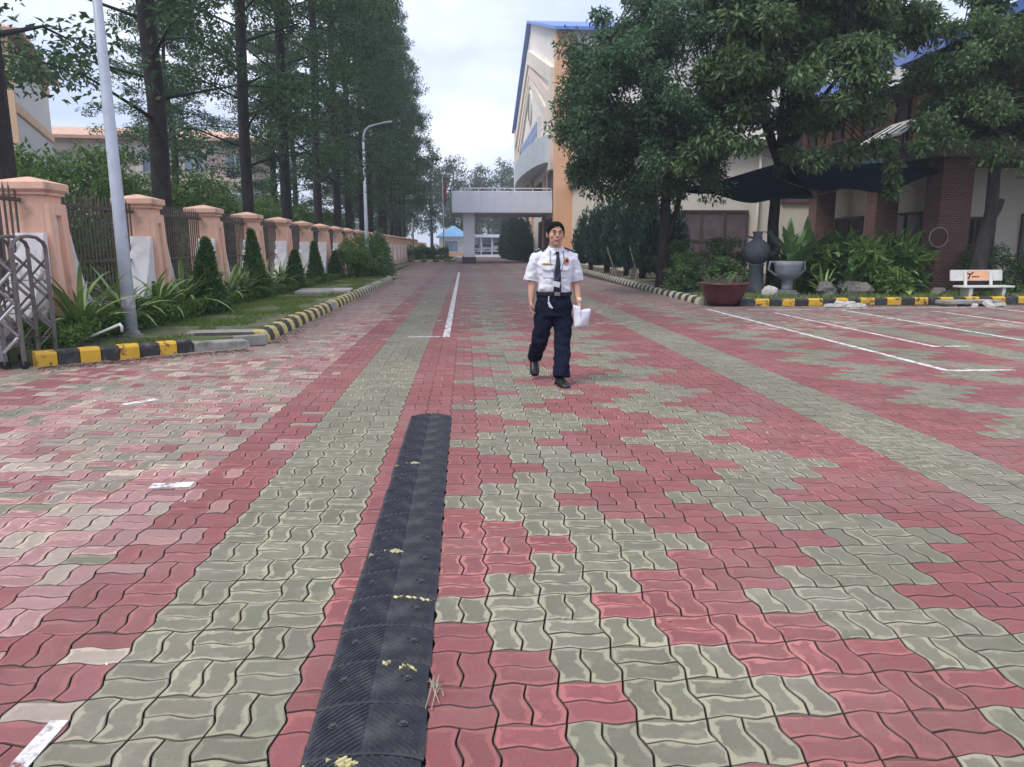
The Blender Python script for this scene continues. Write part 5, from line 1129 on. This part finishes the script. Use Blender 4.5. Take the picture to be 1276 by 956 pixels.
# hair
H_ = MB(); V, F = [], []; n, mm = 28, 14
for i in range(mm + 1):
    for k in range(n):
        a = 2*PI*k/n; front = max(0, -math.sin(a)); lim = -.42 + 1.03*front**1.2 - .10*abs(math.cos(a))**8 + .05*math.sin(a*13) + (.10 if .15 < math.cos(a) < .6 and math.sin(a) < 0 else 0)
        el = lim + (PI/2 - lim - .03) * i/mm; r_ = 1 + .05*noise.noise((math.cos(a)*3, math.sin(a)*3, el*3)) + .045*noise.noise((math.cos(a)*14, math.sin(a)*14, el*5)) + .07*max(0, -math.sin(a))*max(0, math.sin(el))*(1-max(0,math.sin(el))**6)
        V.append(tuple(hc + Vector((0,.012,.018)) + Vector((.089*math.cos(el)**.8*math.cos(a), .103*math.cos(el)**.8*math.sin(a), .106*math.sin(el)))*r_))
for i in range(mm):
    for k in range(n): F.append((i*n+k, i*n+(k+1) % n, (i+1)*n+(k+1) % n, (i+1)*n+k))
F.append(tuple(mm*n+k for k in range(n))); H_.add(V, F); ho = H_.build('hair', K['hair'], man, smooth=True); sm = ho.modifiers.new('thick', 'SOLIDIFY'); sm.thickness = .012; sm.offset = -1
# shirt
TR = [(.915, .150, .105), (.955, .158, .112), (.985, .166, .122), (1.06, .162, .123), (1.18, .174, .126), (1.27, .182, .122), (1.33, .168, .108), (1.375, .128, .085), (1.425, .070, .07)]
Q = MB(); Q.loft([er((0, .012 + .006*(z > 1.3), z), rx, ry, 24, 2.6) for z, rx, ry in TR])
for A, s_ in ((aR, -1), (aL, 1)):
    Q.tube([(s_*.12,.015,1.35), (s_*.178,.02,1.325), (s_*.210,.035,1.22), (s_*.232,.045,1.10), (s_*.236,.043,1.075)], [.055,.060,.065,.072,.073], 16)
fuse(Q, 'shirt', K['shirt'], man, .009, 4, .011, 10)
def front(x, z):
    for a, b in zip(TR, TR[1:]):
        if a[0] <= z <= b[0]: t_ = (z-a[0])/(b[0]-a[0]); rx, ry = a[1]+(b[1]-a[1])*t_, a[2]+(b[2]-a[2])*t_; break
    return .012 - ry*(1 - min(.98, abs(x)/rx)**2.6)**(1/2.6)
def patch(name, m_, pts, off=.009, th=.004):
    v = [(x, front(x, z) - off, z) for x, z in pts]; q = MB(); q.loft([v, [(x, y-th, z) for x, y, z in v]]); return q.build(name, m_, man)
for s_ in (-1, 1):
    c_ = MB(); c_.loft([[(s_*.012,-.068,1.375), (s_*.055,-.052,1.335), (s_*.085,-.035,1.385), (s_*.068,.0,1.44)], [(s_*.010,-.080,1.378), (s_*.052,-.078,1.325), (s_*.090,-.050,1.385), (s_*.072,-.01,1.45)]]); c_.build('collar', K['shirt'], man, bevel=.003)
    x0 = s_*.088; patch('pocket', K['shirt'], [(x0-.052, 1.12), (x0+.052, 1.12), (x0+.055, 1.235), (x0-.055, 1.235)], .010, .003); patch('pocket_flap', K['shirt'], [(x0-.057, 1.205), (x0, 1.192), (x0+.057, 1.205), (x0+.055, 1.242), (x0-.055, 1.242)], .016, .005)
    ep = MB().box((s_*.148, .015, 1.405), (.115, .052, .014), mat=Matrix.Rotation(s_*.36, 3, 'Y')).build('epaulette', K['tie'], man, bevel=.004)
    for q in (0, 1): MB().box((s_*(.165 + q*.024), .015, 1.408 - q*.0088), (.010, .054, .008), mat=Matrix.Rotation(s_*.36, 3, 'Y')).build('stripe', K['paper'], ep)
patch('name_tag', K['gold'], [(-.142, 1.252), (-.048, 1.256), (-.048, 1.272), (-.142, 1.268)], .016); patch('name_tag_edge', K['dark'], [(-.146, 1.247), (-.044, 1.251), (-.044, 1.2555), (-.146, 1.2515)], .016)
bd = patch('badge', K['badge'], [(.096 + .030*math.cos(q*PI/6), 1.292 + .037*math.sin(q*PI/6)) for q in range(12)], .013); patch('badge_centre', K['dark'], [(.096 + .013*math.cos(q*PI/4), 1.294 + .015*math.sin(q*PI/4)) for q in range(8)], .018, .003).parent = man
m = MB(); ty_ = [(1.385,.016), (1.36,.02), (1.345,.014), (1.25,.024), (1.12,.032), (1.0,.038), (.968,.036), (.935,.004)]
rings = []
for z, w_ in ty_:
    y = front(.03, min(1.42, max(.92, z))) - .016 if z < 1.35 else -.078; rings.append([(.008-w_, y+.004, z), (.008+w_, y+.004, z), (.008+w_, y-.004, z), (.008, y-.009, z), (.008-w_, y-.004, z)])
m.loft(rings); m.build('tie', K['tie'], man)
m = MB(); m.tube([(-.062,-.06,1.40), (-.07, front(-.07,1.3)-.014, 1.30), (-.045, front(-.045,1.2)-.018, 1.2), (-.005, -.14, 1.095)], .0035, 5); m.tube([(.07,-.06,1.40), (.07, front(.07,1.3)-.014, 1.30), (.045, front(.045,1.2)-.022, 1.2), (.0, -.142, 1.095)], .0035, 5); m.build('lanyard', mat('lanyard_cord', (.06,.10,.2), rough=.7), man)
MB().box((-.008,-.142,1.055), (.075,.005,.055), mat=Matrix.Rotation(.22, 3, 'Y')).build('id_card', K['paper'], man)
# trousers, belt
Q = MB(); Q.loft([er((0,.012,z), rx, ry, 22, 2.5) for z, rx, ry in ((.72,.155,.12), (.80,.168,.128), (.90,.168,.125), (.965,.168,.118))])
Q.tube([(.088,.01,.86), (.092,-.005,.70), (.088,-.045,.46), (.072,-.115,.22), (.066,-.155,.085)], [.092,.090,.078,.076,.079], 18, flat=1.1)
Q.tube([(-.088,.02,.86), (-.098,.02,.70), (-.122,.045,.47), (-.135,.24,.28), (-.138,.335,.215)], [.092,.090,.078,.070,.070], 18, flat=1.1)
fuse(Q, 'trousers', K['trouser'], man, .010, 4, .015, 8)
bl = MB(); bl.loft([er((0,.012,z), .178, .130, 26, 2.5) for z in (.935,.97)], cap=False); bl.loft([er((0,.012,z), .17, .118, 26, 2.5) for z in (.97,.935)], cap=False); bo = bl.build('belt', K['dark'], man)
MB().b2((-.02,-.130,.934), (.034,-.116,.972)).build('buckle', mat('buckle_metal', (.25,.24,.24), rough=.35, metal=.6), bo, bevel=.004)
m = MB(); m.tube([(-.075,-.118,.93), (-.078,-.132,.88)], .005, 6); m.box((-.07,-.136,.845), (.022,.006,.06), mat=Matrix.Rotation(-.35, 3, 'Y')); m.box((-.052,-.136,.825), (.016,.005,.045), mat=Matrix.Rotation(-.6, 3, 'Y')); m.build('key_bunch', K['paper'], man)
w = MB(); w.tube([(.236,-.052,.905), (.238,-.062,.885)], [.034,.034], 14); wo_ = w.build('wristwatch', K['gold'], man); MB().box((.243,-.098,.892), (.034,.012,.032)).build('watch_face', K['paper'], wo_, bevel=.006)
# shoes
def shoe(loc, pitch, yaw):
    q = MB(); pr = [(-.115,.034,.058), (-.085,.042,.075), (-.02,.042,.085), (.05,.046,.066), (.11,.048,.046), (.15,.036,.034), (.165,.015,.02)]
    q.loft([[(w_*math.cos(a), -y, max(0, h_*(.5+.5*math.sin(a))*1.0)) for a in [2*PI*k/14 for k in range(14)]] for y, w_, h_ in pr])
    o = q.build('shoe', K['shoe'], man, loc, smooth=True); o.rotation_euler = (pitch, 0, yaw)
    s_ = MB(); s_.loft([[(-w_*1.05, -y, -.004), (w_*1.05, -y, -.004), (w_*1.05, -y, .014), (-w_*1.05, -y, .014)] for y, w_, h_ in pr]); s_.build('sole', K['dark'], o)
shoe((.064, -.185, .006), .05, .16); shoe((-.138, .325, .155), .80, -.05)
# papers in his left hand
t = thing('paper_sheets', 'crumpled white sheets of paper held in the left hand of the man', 'paper', (1.165, 7.80, .76)); t.scale = (.74, .74, .78)
def sheet(o_, du, dv, bul, nu=7, nv=7):
    q = MB(); V, F = [], []; du, dv = Vector(du), Vector(dv); nn = du.cross(dv).normalized()
    for i in range(nu+1):
        for j in range(nv+1): u, v = i/nu, j/nv; V.append(Vector(o_) + du*u + dv*v + nn*(bul*math.sin(u*PI*1.2) + .012*math.sin(v*5+u*3)))
    for i in range(nu):
        for j in range(nv): a = i*(nv+1)+j; F.append((a, a+1, a+nv+2, a+nv+1))
    q.add(V, F); o = q.build('sheet', K['paper'], t, smooth=True); s_ = o.modifiers.new('thick', 'SOLIDIFY'); s_.thickness = .0015
sheet((-.075, -.01, .10), (.10, -.05, -.02), (.03, .0, -.30), .02)
sheet((-.02, -.045, .03), (.19, -.03, .015), (-.035, .02, -.23), -.025)
sheet((.0, -.03, .02), (.17, .03, .035), (-.02, .03, -.19), .02)
# ---------------------------------------------------------------- haze
hm = bpy.data.materials.new('thin_haze'); hm.use_nodes = True; hn = hm.node_tree; hn.nodes.clear()
ho_ = hn.nodes.new('ShaderNodeOutputMaterial'); pvn = hn.nodes.new('ShaderNodeVolumePrincipled')
pvn.inputs['Color'].default_value = (.84, .91, 1.0, 1); pvn.inputs['Density'].default_value = .0012; pvn.inputs['Anisotropy'].default_value = .2
hn.links.new(pvn.outputs['Volume'], ho_.inputs['Volume'])
tag(MB().b2((-420, -80, -1.7), (420, 930, 30.5)).build('haze', hm), kind='stuff')
